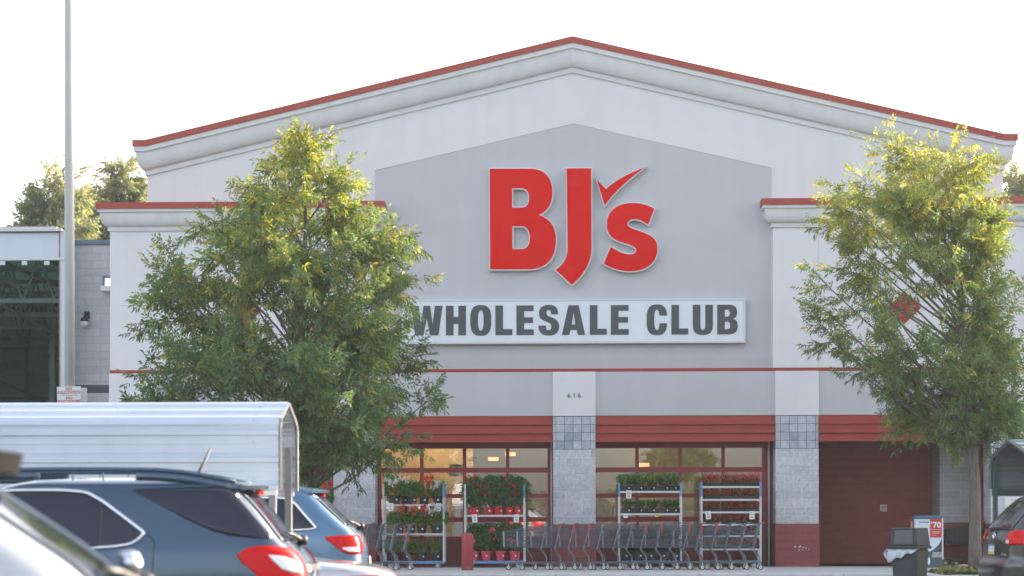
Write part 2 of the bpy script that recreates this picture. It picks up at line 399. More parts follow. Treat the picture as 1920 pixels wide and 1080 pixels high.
m = MB(); m.box(-10.9, 10.9, .47, 12, 4.285, 4.36); m.box(5.9, 10.9, .31, 2.6, 3.31, 4.2); m.box(-10.1, 4.86, .452, .469, 3.19, 4.283); m.box(-10.9, 10.9, 11.8, 12, .15, 4.28); m.box(10.7, 10.9, .56, 11.8, .15, 4.28); m.box(-10.9, -10.7, .56, 11.8, .15, 4.28); part('backing_wall', m, M['block_shaded'])
# storefront windows
WY = .30
M['orange_glint'] = emit('orange_reflection_glow', (1, .50, .2), .55)
def window_bay(x0, x1, xs):
    f = MB(); d0, d1 = WY-.03, WY+.10
    rows = [(.83, .88), (1.235, 1.35), (1.82, 1.92), (2.44, 2.56), (3.03, 3.2)]     # rails
    for xx in xs: f.box(xx-.042, xx+.042, d0, d1, .83, 3.2)
    for (z0, z1) in rows: f.box(x0, x1, d0+.004, d1-.004, z0, z1)
    w_ = part('window', f, M['red_frame'], bev=.004)
    k = MB(); k.box(x0, x1, d0+.01, d1, .155, .828); k.build('kick_panel', M['red_kick'], w_)
    p = MB(); p.add([(x0, WY+.03, .86), (x1, WY+.03, .86), (x1, WY+.03, 3.1), (x0, WY+.03, 3.1)], [(0, 1, 2, 3)]); p.build('pane', M['glass_store'], w_)
px = lambda p: PX(p, WY)
window_bay(-4.79, -.49, [px(711.5), px(791), px(871), px(952), px(1030)])
window_bay(.546, 4.862, [px(1114), px(1194.5), px(1275), px(1356), px(1432)])
m = MB(); m.box(px(1436), 4.862, WY-.02, WY+.2, .155, 3.2); part('window_return', m, M['red_kick'])
m = MB(); m.box(px(1032), -.488, WY-.02, WY+.2, .155, 3.2); part('window_return', m, M['red_kick'])
window_bay(-10.1, -5.813, [-10.0, -8.95, -7.9, -6.85, -5.86])
for q_ in (1441, 1034):
    m = MB(); m.tube([(px(q_), .22, .15), (px(q_), .22, 3.2)], .022, 8); part('downpipe', m, M['steel'])
# alcove with maroon block walls
m = MB(); ax1 = PX(1757, .4)
m.box(5.7, ax1+.2, 2.45, 2.6, .155, 3.25); m.box(5.70, 5.85, .56, 2.45, .155, 3.25); part('alcove_wall', m, M['block_alcove'])
m = MB(); xa, xb = PX(1762, 1.2), PX(1838, 1.2); m.box(xa, xb, 1.2, 2.46, 1.19, 3.25); ip = part('inner_pier', m, M['block_shaded'], bev=.012)
m = MB(); m.box(xa-.01, xb+.01, 1.19, 2.46, .155, 1.188); m.build('pier_base', M['block_red'], ip)
m = MB(); m.box(PX(1838.5, .9), PX(1847, .9), .9, 1.1, .155, 3.2); part('door_jamb', m, M['red_metal'])
# store interior behind the glass
m = MB(); m.box(-10.2, 5.6, .5, 12, .10, .149); part('interior_floor', m, M['interior_floor'])
m = MB(); m.box(-10.2, 5.6, 9, 9.2, .15, 4.2); m.box(5.45, 5.6, .6, 9, .15, 4.2); m.box(-5.2, -5.05, 1.2, 9, .15, 4.2); m.box(-5.0, -2.55, 2.4, 2.5, .15, 4.2); part('interior_wall', m, M['interior'])
m = MB(); m.box(-10.2, 5.6, .5, 9.2, 4.2, 4.28); part('interior_ceiling', m, M['interior'])
for (p_, y_) in ((925, 861), (957, 852), (1208, 872)):  # orange reflections in the panes, added as small glowing boxes
    q = at(p_, y_, 3.2); m = MB(); m.box(q.x-.13, q.x+.13, 3.1, 3.25, q.z-.04, q.z+.05); part('pane_glint', m, M['orange_glint'])
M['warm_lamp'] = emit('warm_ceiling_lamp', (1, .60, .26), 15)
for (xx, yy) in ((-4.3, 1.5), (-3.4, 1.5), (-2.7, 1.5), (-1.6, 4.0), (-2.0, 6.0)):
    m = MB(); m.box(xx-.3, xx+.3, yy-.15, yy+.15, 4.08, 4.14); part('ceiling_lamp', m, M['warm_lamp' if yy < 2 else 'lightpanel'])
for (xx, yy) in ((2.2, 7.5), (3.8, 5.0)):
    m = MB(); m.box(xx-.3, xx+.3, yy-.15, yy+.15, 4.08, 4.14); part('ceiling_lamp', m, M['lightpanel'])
# unseen wall added beyond the right frame edge to block the low sun
m = MB(); m.box(16, 42, 1.0, 6, 0, 10.8); part('sun_block_wall', m, M['block_left'])
m = MB(); m.box(15.95, 42.1, .95, 6, 10.802, 10.95); part('sun_block_coping', m, M['slate'])

# ------------------------------------------------------------------ lettering
def bez(p0, c1, c2, p1, n=9):
    return [((1-t)**3*p0[0]+3*(1-t)**2*t*c1[0]+3*(1-t)*t*t*c2[0]+t**3*p1[0], (1-t)**3*p0[1]+3*(1-t)**2*t*c1[1]+3*(1-t)*t*t*c2[1]+t**3*p1[1]) for t in [i/n for i in range(1, n+1)]]
def path(start, *segs):
    P = [start]
    for s in segs:
        if len(s) == 2 and not isinstance(s[0], tuple): P.append(s)
        else: P += bez(P[-1], s[0], s[1], s[2])
    if math.dist(P[0], P[-1]) < 1e-6: P.pop()
    return P
def area(P): return sum(P[i][0]*P[(i+1) % len(P)][1]-P[(i+1) % len(P)][0]*P[i][1] for i in range(len(P)))/2
def offset(P, d):
    """grow (d>0) an outline outwards whatever its winding"""
    s = 1 if area(P) > 0 else -1; out = []
    n = len(P)
    for i in range(n):
        a, b, c = Vector(P[i-1]), Vector(P[i]), Vector(P[(i+1) % n])
        e1, e2 = (b-a), (c-b)
        if e1.length < 1e-9 or e2.length < 1e-9: out.append(P[i]); continue
        n1 = Vector((e1.y, -e1.x)).normalized()*s; n2 = Vector((e2.y, -e2.x)).normalized()*s
        nn = n1+n2; k = nn.length_squared
        nn = nn*(2/k) if k > .25 else nn.normalized()*2
        out.append((b.x+nn.x*d, b.y+nn.y*d))
    return out
gB = [path((83, 75), (430, 75), ((540, 75), (610, 150), (610, 270)), ((610, 375), (565, 440), (490, 465)), ((590, 490), (640, 565), (640, 675)), ((640, 830), (560, 922), (405, 922)), (87, 922)),
      path((270, 237), (345, 237), ((395, 237), (415, 270), (415, 320)), ((415, 375), (395, 403), (345, 403)), (270, 403)),
      path((272, 558), (345, 558), ((400, 558), (422, 600), (422, 652)), ((422, 720), (395, 753), (345, 753)), (272, 753))]
gJ = [path((733, 72), (937, 72), (940, 740), ((940, 860), (880, 960), (775, 1052)), (640, 925), ((710, 885), (740, 820), (740, 740)))]
gK = [path((985, 165), (1063, 248), ((1130, 180), (1250, 115), (1390, 62)), ((1260, 150), (1130, 270), (1053, 380)))]
gS = [path((1470, 412), ((1415, 380), (1355, 364), (1290, 364)), ((1150, 364), (1070, 435), (1070, 545)), ((1070, 640), (1130, 675), (1225, 703)), ((1290, 722), (1318, 735), (1318, 762)),
           ((1318, 785), (1300, 798), (1265, 798)), ((1215, 798), (1160, 770), (1105, 735)), (1045, 872), ((1110, 915), (1190, 938), (1265, 938)), ((1410, 938), (1497, 860), (1497, 745)),
           ((1497, 660), (1425, 625), (1335, 598)), ((1270, 575), (1243, 565), (1243, 540)), ((1243, 515), (1265, 498), (1300, 498)), ((1345, 498), (1385, 520), (1418, 545)))]
SY = -.17
def logo_pt(x, y): p = at(900+x/4.5, 300+y/4.5, SY); return (p.x, p.z)
S = empty('logo_sign', (PX(1075, SY), SY, PZ(1075, 420, SY)), 0, 'large red channel letter logo with a tick mark on the grey gable', 'sign')
def loc_of(o, loops): return [[(x-o.location.x, z-o.location.z) for x, z in l] for l in loops]
for nm, gl in (('letter', gB), ('letter', gJ), ('tick_mark', gK), ('letter', gS)):
    L = loc_of(S, [[logo_pt(*p) for p in l] for l in gl])
    tr = [offset(L[0], .030 if nm == 'letter' else .026)] + [offset(h, -.030) for h in L[1:]]
    m = MB(); m.prism(tr, 0, -SY-.01); o = m.build(nm, M['sign_frame'], S)
    m = MB(); m.prism([offset(l, .004 if k == 0 else -.004) for k, l in enumerate(L)], -.006, .03); m.build('red_face', M['sign_red'], o)
# name board
NYF = -.20
nx0, nx1 = PX(753, NYF, 600), PX(1398, NYF, 600); nz0, nz1 = PZ(1075, 644, NYF), PZ(1075, 560.5, NYF)
NB = empty('name_board', ((nx0+nx1)/2, NYF, nz0), 0, 'long white box sign reading WHOLESALE CLUB in dark capitals', 'sign')
hw, hh = (nx1-nx0)/2, nz1-nz0
m = MB(); m.box(-hw+.05, hw-.05, .012, .19, .05, hh-.05); m.build('board', M['sign_white'], NB)
m = MB(); m.box(-hw, hw, 0, .185, 0, .048); m.box(-hw, hw, 0, .185, hh-.048, hh); m.box(-hw, -hw+.048, 0, .185, .048, hh-.048); m.box(hw-.048, hw, 0, .185, .048, hh-.048); m.build('frame', M['sign_frame'], NB, bev=.006)
H = 162.0
def sup(cx, cy, rx, ry, n, a0, a1, k=24):
    P = []
    for i in range(k+1):
        a = rad(a0+(a1-a0)*i/k); c, s_ = math.cos(a), math.sin(a)
        P.append((cx+rx*math.copysign(abs(c)**(2/n), c), cy+ry*math.copysign(abs(s_)**(2/n), s_)))
    return P
def G(ch, wd, st=42, br=31):
    if ch == 'H': return [[(0, 0), (st, 0), (st, 62), (wd-st, 62), (wd-st, 0), (wd, 0), (wd, H), (wd-st, H), (wd-st, 101), (st, 101), (st, H), (0, H)]]
    if ch == 'L': return [[(0, 0), (wd, 0), (wd, br+2), (st, br+2), (st, H), (0, H)]]
    if ch == 'E': return [[(0, 0), (wd, 0), (wd, br), (st, br), (st, 66), (wd-4, 66), (wd-4, 97), (st, 97), (st, H-br), (wd-1, H-br), (wd-1, H), (0, H)]]
    if ch == 'O': return [sup(wd/2, H/2, wd/2, H/2+3, 2.8, 0, 352.5, 47), sup(wd/2, H/2, wd/2-st, H/2-26, 2.4, 0, 350, 35)]
    if ch == 'U': return [[(0, H), (0, 55)]+sup(wd/2, 55, wd/2, 58, 2.6, 180, 360, 24)+[(wd, H), (wd-st, H), (wd-st, 50)]+sup(wd/2, 50, wd/2-st, 24, 2.3, 360, 180, 14)+[(st, H)]]
    if ch == 'C':
        o = sup(wd/2, H/2, wd/2, H/2+3, 2.8, 22, 338, 44); i = sup(wd/2, H/2, wd/2-st, H/2-26, 2.4, 322, 38, 30)
        return [[(wd-1, 104)]+[p for p in o if not (p[0] > wd*.8 and 62 < p[1] < 104)]+[(wd-1, 62), (wd-st, 62)]+[p for p in i if not (p[0] > wd-st-2 and 60 < p[1] < 106)]+[(wd-st, 104)]]
    if ch == 'A': return [[(0, 0), (40, 0), (47, 27), (wd-47, 27), (wd-40, 0), (wd, 0), (wd*.5+28, H), (wd*.5-28, H)], [(54, 57), (wd-54, 57), (wd/2, 126)]]
    if ch == 'W': return [[(0, H), (22, 0), (68, 0), (86, 92), (104, 0), (150, 0), (172, H), (130, H), (118, 62), (104, H), (68, H), (54, 62), (42, H)]]
    if ch == 'B':
        k = wd
        return [path((0, 0), (k*.55, 0), ((k*.9, 0), (k, 18), (k, 46)), ((k, 70), (k*.93, 80), (k*.78, 85)), ((k*.92, 92), (k*.97, 102), (k*.97, 120)), ((k*.97, 150), (k*.85, H), (k*.55, H)), (0, H)),
                path((st, 29), (k*.48, 29), ((k*.6, 29), (k*.63, 36), (k*.63, 48)), ((k*.63, 62), (k*.6, 69), (k*.48, 69)), (st, 69)),
                path((st, 97), (k*.48, 97), ((k*.58, 97), (k*.61, 104), (k*.61, 115)), ((k*.61, 127), (k*.58, 134), (k*.48, 134)), (st, 134))]
    if ch == 'S':
        P = path((108, 113), ((108, 148), (92, 165), (57, 165)), ((22, 165), (3, 148), (3, 118)), ((3, 92), (18, 82), (45, 72)), ((65, 64), (70, 60), (70, 46)), ((70, 34), (66, 27), (56, 27)),
                 ((44, 27), (41, 34), (41, 52)), (0, 52), ((0, 14), (18, -3), (56, -3)), ((94, -3), (113, 14), (113, 48)), ((113, 76), (96, 88), (68, 98)), ((48, 105), (44, 110), (44, 121)), ((44, 131), (48, 136), (57, 136)), ((66, 136), (68, 130), (68, 113)))
        return [[(x*wd/113, y) for x, y in P]]
LET = [('W', 60, 232), ('H', 250, 360), ('O', 383, 498), ('L', 520, 613), ('E', 635, 730), ('S', 755, 868), ('A', 883, 1010), ('L', 1035, 1128), ('E', 1150, 1248), ('C', 1345, 1458), ('L', 1480, 1573), ('U', 1597, 1707), ('B', 1730, 1842)]
bs = 229.5
for ch, a, b in LET:
    gl = G(ch, b-a)
    def cv(p):
        q = at(750+(a+p[0])/2.909, 550+(bs-(a+p[0])*.0035-p[1]+.6)/2.909, NYF); return (q.x-NB.location.x, q.z-NB.location.z)
    m = MB(); m.prism([[cv(p) for p in l] for l in gl], .003, .014); m.build('letter', M['sign_dark'], NB)
q = at(1076.5, 742, -.45)
hn = empty('house_number', (q.x, -.45, q.z))
for k_, d_ in enumerate('616'): text_mesh('digit', d_, .165, M['sign_dark'], hn, ((k_-1)*.125, 0, 0), 0, .006)
tag(hn, 'small dark street number 616 on the white pillar head', 'number')

# ------------------------------------------------------------------ left yard building
LY = 5.5
lx0, lx1 = PX(118, LY), PX(232, LY); lzt = PZ(180, 459, LY)
LB = empty('side_building', (lx0, LY, 0), 0, 'pale block side building with slate coping left of the store', 'building')
m = MB(); m.box(0, lx1-lx0, 0, 12, 0, lzt); m.build('wall', M['block_left'], LB)
m = MB(); m.box(-.05, lx1-lx0, -.06, 12, lzt+.002, lzt+.13); m.build('coping', M['slate'], LB, bev=.01)
z0, z1 = PZ(180, 737, LY), PZ(180, 722, LY)
m = MB(); m.box(0, lx1-lx0, -.004, .05, z0, z1); m.build('dark_course', M['dark_band'], LB)
a = at(200, 541, LY-.3)
W_ = empty('wall_light', (a.x, LY, a.z), 0, 'small blue framed wall light above a white ledge by the store corner', 'light')
m = MB(); m.box(-.15, .5, -.42, -.002, -.07, .07); m.build('ledge', M['white'], W_, bev=.01)
m = MB(); m.box(-.11, -.05, -.3, -.002, .075, .34); m.box(-.05, .5, -.3, -.002, .28, .34); m.build('housing', M['slate'], W_)
m = MB(); m.box(-.045, .5, -.22, -.01, .075, .275); m.build('lens', M['lens'], W_)
a = at(161, 597, LY-.2)
K_ = empty('security_camera', (a.x, LY, a.z), 0, 'black and white dome security camera on the pale block wall', 'camera')
m = MB(); m.box(-.07, .06, -.12, -.002, .0, .2); m.tube([(0, -.10, .1), (0, -.22, .14), (-.03, -.25, .03)], .03, 8); m.build('bracket', M['blacktrim'], K_, bev=.015)
m = MB(); m.lathe([(.02, .04), (.09, 0), (.11, -.06), (.11, -.09)], (-.03, -.25, 0), 16); m.build('hood', M['blacktrim'], K_, smooth=True)
m = MB(); m.lathe([(.112, -.09), (.112, -.13), (.09, -.19), (.04, -.22)], (-.03, -.25, 0), 16); m.build('dome', M['white_plastic'], K_, smooth=True)
# open steel shed
SYD = 4.6
sx1 = PX(125, SYD); szt = PZ(60, 430, SYD)
SH = empty('open_shed', (sx1, SYD, 0), 0, 'open fronted steel shed with white header and dark trussed inside', 'shed')
hz0, hz1 = PZ(60, 484, SYD), PZ(60, 437, SYD)
W0 = -9.0; cw = PX(125, SYD)-PX(114, SYD)
m = MB(); m.box(W0, -cw-.002, 0, .2, hz0, hz1); m.build('header', M['corr_white'], SH)
m = MB(); m.box(-cw, 0, -.02, .3, 0, hz1+.05); m.build('column', M['corr_white'], SH)
m = MB(); m.box(-cw-.035, -cw-.003, -.03, .1, 0, hz1); m.box(W0, -cw-.04, -.03, .1, hz1+.002, hz1+.03); m.build('rusty_edge', M['rust'], SH)
m = MB(); m.box(W0, -.05, -.06, .1, hz0-.06, hz0-.004); m.build('lower_rail', M['white_trim'], SH)
m = MB(); m.box(W0, -.1, -.14, .1, hz1+.035, hz1+.10); m.box(W0, -.25, -.02, .2, hz1+.10, hz1+.17); m.build('gutter', M['steel'], SH)
m = MB()
m.box(W0, 0, 18, 18.2, 0, hz1); m.box(-.06, -.01, .32, 18, 0, hz1); m.box(W0-.2, W0, 0, 18, 0, hz1); m.build('cladding', M['shed'], SH)
N = NT('translucent_sheet'); N.t.nodes.remove(N.b); tb_ = N.n('BsdfTranslucent'); tb_.inputs[0].default_value = (.075, .14, .125, 1); N.l(tb_.outputs[0], N.out.inputs['Surface'])  # roof sheet made translucent to let light into the shed
m = MB(); m.box(W0, -.06, .22, 18, hz1-.03, hz1); m.build('shed_roof', N.m, SH)
t = MB()
for yy in (2.5, 6, 9.5, 13, 16.5):
    for zz in (hz0-.9-.02*yy, hz0+.3):
        t.box(W0, -.06, yy, yy+.14, zz, zz+.12)
    k = 0; xx = W0
    while xx < -.6:
        t.tube([(xx, yy+.07, hz0-.85), (xx+.45, yy+.07, hz0+.35)], .035, 4); t.tube([(xx+.45, yy+.07, hz0+.35), (xx+.9, yy+.07, hz0-.85)], .035, 4); xx += .9
for xx in (-8.5, -7, -5.4, -3.8, -2.3, -.9):
    t.tube([(xx-1.6, .5, hz0-.1), (xx+2.2, 17.5, hz0-2.9)], .06, 4); t.box(xx, xx+.07, .5, 17.6, hz0+.1, hz0+.2)
for xx in (-7.6, -5.1, -2.6):
    t.box(xx, xx+.16, 9, 9.16, 0, hz0); t.box(xx, xx+.16, 16, 16.16, 0, hz0)
for zz in (1.2, 2.3, 3.4, 4.5, 5.4): t.box(W0, -.06, 17.85, 17.99, zz, zz+.09)
t.build('truss', M['truss'], SH)
for p_ in (4, 45, 87):
    a = at(p_, 493, SYD-.1); m = MB(); m.box(a.x-sx1-.07, a.x-sx1+.07, -.07, -.03, a.z-.05, a.z+.055); m.build('small_plate', M['white_trim'], SH)

# ------------------------------------------------------------------ foliage
def leaf_mesh(name, base, dirs, length, width, cols, mat, parent, droop=.15, seed=0, fold=.25):
    """one pointed, folded leaflet of four triangles per entry"""
    rng = np.random.default_rng(seed); n = len(base)
    d = dirs/np.maximum(np.linalg.norm(dirs, axis=1, keepdims=True), 1e-9)
    rv = rng.normal(size=(n, 3)); rv[:, 2] *= .6
    s = np.cross(d, rv); s /= np.maximum(np.linalg.norm(s, axis=1, keepdims=True), 1e-9)
    nn = np.cross(s, d); nn *= np.sign(nn[:, 2:3]+1e-9)
    L = np.asarray(length).reshape(-1, 1)*np.ones((n, 1)); Wd = np.asarray(width).reshape(-1, 1)*np.ones((n, 1))
    mid = base + d*L*.45
    tip = base + d*L; tip = tip - np.array([0, 0, 1.])*L*droop
    V = np.empty((n, 4, 3)); V[:, 0] = base; V[:, 1] = mid+s*Wd*.5+nn*Wd*fold; V[:, 2] = tip; V[:, 3] = mid-s*Wd*.5+nn*Wd*fold
    me = bpy.data.meshes.new(name)
    me.vertices.add(n*4); me.vertices.foreach_set('co', V.reshape(-1))
    me.loops.add(n*6); b = (np.arange(n)*4)[:, None]
    me.loops.foreach_set('vertex_index', (b+np.array([0, 1, 2, 0, 2, 3])).reshape(-1).astype(np.int32))
    me.polygons.add(n*2); me.polygons.foreach_set('loop_start', (np.arange(n*2)*3).astype(np.int32)); me.polygons.foreach_set('loop_total', np.full(n*2, 3, np.int32))
    me.update(); me.validate()
    ca = me.color_attributes.new('tint', 'FLOAT_COLOR', 'POINT')
    cc = np.ones((n, 4, 4)); cc[:, :, :3] = np.clip(cols, 0, 1)[:, None, :]
    ca.data.foreach_set('color', cc.reshape(-1).astype(np.float32))
    me.materials.append(mat)
    return link(name, me, parent)
def unit(v): return v/np.maximum(np.linalg.norm(v, axis=-1, keepdims=True), 1e-9)
def make_tree(name, label, base, crown, trunk_r, seed, n_clump, twigs, sprays, leaf=(.11, .036), depth=.9, clump_r=.75, zlow=1.6, ytop=None, cbase=(.055, .10, .028), cyel=(.20, .19, .03), group=None, dens=None, lean=0.0, upward=.25, yellow=.12, trunk_top=.86):
    """crown: list of (z, left, right) half widths in metres"""
    rng = np.random.default_rng(seed); rnd = random.Random(seed)
    root = empty(name, base, 0, label, 'tree', group)
    cz = np.array([c[0] for c in crown]); cl = np.array([c[1] for c in crown]); cr = np.array([c[2] for c in crown])
    ztop, zbot = cz.max(), cz.min()
    T = MB()
    zs = np.linspace(0, ztop*trunk_top, 14)
    tx = lambda z: lean*z + .06*math.sin(z*1.3+seed) - .06*math.sin(seed); ty = lambda z: .06*math.cos(z*1.1+seed*2) - .06*math.cos(seed*2)
    T.tube([(tx(z), ty(z), z) for z in zs], [max(.012, trunk_r*(1.25 if i == 0 else 1)*(1-z/(ztop*trunk_top))**.75+.012) for i, z in enumerate(zs)], 10)
    bases = []; dirs = []; cols = []; lens = []
    wts = dens if dens is not None else None
    for c in range(n_clump):
        zz = np.linspace(zbot, ztop, 60); wd = np.interp(zz, cz, cl)+np.interp(zz, cz, cr)
        p = wd*(1 if wts is None else np.interp(zz, cz, wts)); z = rng.choice(zz, p=p/p.sum()) + rng.uniform(-.1, .1)
        ph = rng.uniform(0, 2*math.pi)
        fr = rng.uniform(.18, 1)**.55
        Rl, Rr = np.interp(z, cz, cl), np.interp(z, cz, cr); Rm = (Rl+Rr)/2*depth
        Rs = Rr if math.cos(ph) > 0 else Rl
        cr_ = clump_r*rng.uniform(.7, 1.25)
        shrink = max(.15, 1-cr_*.75/max(Rs, .3))
        cx, cy = tx(z)+math.cos(ph)*Rs*fr*shrink, math.sin(ph)*Rm*fr*shrink
        ctr = np.array([cx, cy, z]); hd = math.hypot(cx-tx(z), cy)
        za = max(zlow, min(z-.25-hd*rng.uniform(.45, .95), ztop*trunk_top*.95))
        a = np.array([tx(za), ty(za), za]); md = a*.5+ctr*.5+np.array([0, 0, rng.uniform(-.2, .1)*hd])+rng.normal(size=3)*.16
        r0 = min(trunk_r*.34, .009+.012*hd*rng.uniform(.6, 1.5))*(1-.4*za/ztop)
        pts = [a*(1-t)**2+2*md*t*(1-t)+ctr*t*t for t in np.linspace(0, 1, 7)]
        T.tube(pts, [r0*(1-t*.8)+.003 for t in np.linspace(0, 1, 7)], 5)
        tone = rng.uniform(.72, 1.25)
        for k in range(twigs):
            dv = rng.normal(size=3); dv[2] = dv[2]*.7+upward; od = np.array([cx-tx(z), cy, 0])/max(hd, .3)
            dv = unit(dv+od*.9)
            st = ctr + (np.array(pts[rng.integers(3, 7)])-ctr)*rng.uniform(0, .8)
            tl = cr_*rng.uniform(.6, 1.15); en = st+dv*tl
            mid = (st+en)/2+np.array([0, 0, .06])
            T.tube([st, mid, en], [.007, .005, .002], 3, cap=False)
            for q in range(sprays):
                t = (q+rng.uniform(0, 1))/sprays
                t = .12+.88*t
                o = st*(1-t)**2+2*mid*t*(1-t)+en*t*t + rng.normal(size=3)*.05*tl
                rd = unit(dv*(.55+t*.6)+rng.normal(size=3)*.65+np.array([0, 0, -.08]))
                rl = leaf[0]*rng.uniform(1.3, 2.3)
                sd = unit(np.cross(rd, rng.normal(size=3)))
                hf = (z-zbot)/(ztop-zbot)
                yl = rng.random() < yellow*(.06+1.6*hf**2)
                base_c = np.array(cyel if yl else cbase)*tone*rng.uniform(.8, 1.25)
                if not yl: base_c = base_c*(1-.35*hf**2)+np.array(cyel)*(.35*hf**2)*tone  # higher leaves yellower: part turning colour, part sunlight put into the tint
                for kk in range(3):
                    f = (kk+.6)/3
                    for sg in (-1, 1):
                        bases.append(o+rd*rl*f); dirs.append(rd*.75+sd*sg*.8+np.array([0, 0, -.25])); cols.append(base_c*rng.uniform(.85, 1.15)); lens.append(rng.uniform(.75, 1.2))
                bases.append(o+rd*rl); dirs.append(rd); cols.append(base_c); lens.append(1.15)
    T.build('trunk', M['bark'], root, smooth=True)
    lens = np.array(lens)
    leaf_mesh('crown', np.array(bases), np.array(dirs), leaf[0]*lens, leaf[1]*lens, np.array(cols), M['leaf'], root, seed=seed)
    print(name, len(bases), 'leaflets')
    return root
def crown_px(base, dep, rows, ox):
    s = FPX/dep; out = []
    for (py, xl, xr) in rows:
        z = 1.45+(HY-py)/s-base.z; out.append((z, max(.05, (ox-xl)/s), max(.05, (xr-ox)/s)))
    return sorted(out)
TD = 44.0
tb = atd(563, 1000, TD); tb.z = .1
make_tree('ash_tree', 'dense full crowned ash tree with turning and sun tinted top left of the sign', tb,
          crown_px(tb, TD, [(268, 555, 625), (300, 500, 645), (335, 450, 668), (375, 415, 720), (415, 372, 755), (460, 330, 790), (520, 262, 825), (560, 250, 790), (610, 222, 775), (650, 195, 800), (690, 190, 838), (740, 190, 838), (790, 215, 835), (835, 300, 820), (865, 480, 700)], 568),
          .19, 11, 165, 7, 10, leaf=(.115, .040), depth=.85, clump_r=.66, zlow=1.7, yellow=.3,
          dens=None, cbase=(.135, .235, .105), cyel=(.42, .40, .07))
TR = 46.6
tb2 = atd(1829, 1075, TR); tb2.z = .15
make_tree('ash_tree', 'sparse airy ash tree at the kerb in front of the right wing', tb2,
          crown_px(tb2, TR, [(296, 1620, 1870), (312, 1550, 1900), (345, 1510, 1925), (390, 1485, 1935), (440, 1480, 1935), (510, 1485, 1940), (570, 1505, 1960), (630, 1515, 1965), (680, 1535, 1965), (730, 1605, 1965), (790, 1630, 1950), (825, 1720, 1900)], 1829),
          .125, 5, 132, 6, 11, leaf=(.105, .034), depth=.9, clump_r=.72, zlow=2.6, lean=-.055, yellow=.22, cbase=(.15, .24, .09), cyel=(.45, .42, .07),
          dens=[1.4, 1.4, 1.4, 1.2, 1, .9, .9, .9, .9, 1, 1, 1])
# trees beyond the roofs
def far_tree(label, pxc, rows, dep, seed, n):
    b = atd(pxc, 900, dep); b.z = 0
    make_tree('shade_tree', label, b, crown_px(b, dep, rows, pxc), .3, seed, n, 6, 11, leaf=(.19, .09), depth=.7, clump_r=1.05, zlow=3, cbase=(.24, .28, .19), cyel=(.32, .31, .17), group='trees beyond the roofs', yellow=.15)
far_tree('leafy tree rising behind the shed roof left of the lamp pole', 85, [(350, 75, 150), (366, 35, 170), (388, 20, 185), (420, 20, 185), (445, 20, 190), (490, 25, 185), (560, 30, 150)], 88, 21, 44)
far_tree('leafy tree rising behind the left wing roof right of the lamp pole', 232, [(332, 212, 262), (345, 200, 275), (368, 195, 280), (410, 185, 290), (460, 175, 300), (520, 190, 290)], 92, 22, 40)
far_tree('low leafy tree between the other two trees behind the side building', 160, [(375, 140, 180), (390, 115, 205), (420, 105, 215), (450, 105, 215), (500, 115, 200)], 98, 24, 30)
far_tree('sparse tree top beyond the right wing roof', 1915, [(345, 1895, 1935), (355, 1882, 1950), (370, 1870, 1960), (430, 1880, 1960)], 90, 23, 14)
# tree line behind the camera, seen only as a reflection in the store windows
def tree_line():
    rng = np.random.default_rng(3); b = []; d = []; c = []
    for k in range(160):
        x = rng.uniform(-110, 110); y = -400+rng.uniform(-15, 15); h = rng.uniform(5, 9.5)*(.75+.25*math.sin(x*.09)); r = rng.uniform(3, 6)
        n = 110; p = rng.normal(size=(n, 3)); p = unit(p)*rng.uniform(.6, 1, (n, 1)); p = p*np.array([r, r, h/2])+np.array([x, y, h/2])
        b.append(p); d.append(rng.normal(size=(n, 3))); c.append(np.array([.075, .085, .03])*rng.uniform(.6, 1.4, (n, 1)))
    o = leaf_mesh('far_woods', np.concatenate(b), np.concatenate(d), 2.2, 1.5, np.concatenate(c), M['leaf'], None)
    tag(o, 'far line of trees across the car park', 'woods', kind='stuff')
tree_line()
make_tree('shade_tree', 'tree across the car park mirrored in the hosta window', Vector((6.6, -90, 0)), [(3.4, 1.4, 1.6), (4.2, 2.6, 2.6), (5.6, 2.8, 2.4), (6.8, 1.9, 1.6), (7.5, .6, .6)], .14, 41, 34, 5, 8, leaf=(.26, .12), clump_r=.8, zlow=2.2)
# planting strip of the right tree
gb = MB(); gx, gy = tb2.x, tb2.y
gb.box(gx-1.0, gx+3.2, CURB_Y-1.5, CURB_Y-.03, 0, .16); structure('planting_island', gb, M['curb'], bev=.03)
rng = np.random.default_rng(9); n = 900
p = np.stack([rng.uniform(gx-.75, gx+1.2, n), rng.uniform(CURB_Y-1.4, CURB_Y-.1, n), np.full(n, .155)], 1)
dd = rng.normal(size=(n, 3))*.6; dd[:, 2] = 1
cc = np.array([.34, .36, .17])*rng.uniform(.6, 1.4, (n, 1)); 
tag(leaf_mesh('grass', p, dd, rng.uniform(.16, .46, n), .014, cc, M['leaf'], None, droop=.6), 'pale dry grass at the foot of the kerbside tree', 'grass', kind='stuff')
# ------------------------------------------------------------------ lamp pole and its notice
PY = -8.5
a = at(131, 760, PY)
LP = empty('lamp_pole', (a.x, PY, 0), 0, 'tall pale car park lamp pole standing left of the store', 'lamp pole')
m = MB(); m.lathe([(.115, .6), (.102, 7), (.082, 14)], (0, 0, 0), 20); m.build('shaft', M['pole'], LP, smooth=True)
m = MB(); m.lathe([(.28, 0), (.28, .55), (.24, .6)], (0, 0, 0), 20); m.build('footing', M['concrete'], LP)
m = MB(); m.box(-.9, .9, -.05, .05, 13.95, 14.05); m.build('arm', M['pole'], LP)
for s in (-1, 1):
    m = MB(); m.box(s*.95-.25, s*.95+.25, -.2, .2, 13.9, 14.08); m.build('lamp_head', M['pole'], LP, bev=.03)
SGY = PY-.13
c = at(129.5, 741, SGY); ww = PX(152, SGY)-PX(107, SGY); hh_ = PZ(129, 724.5, SGY)-PZ(129, 757, SGY)
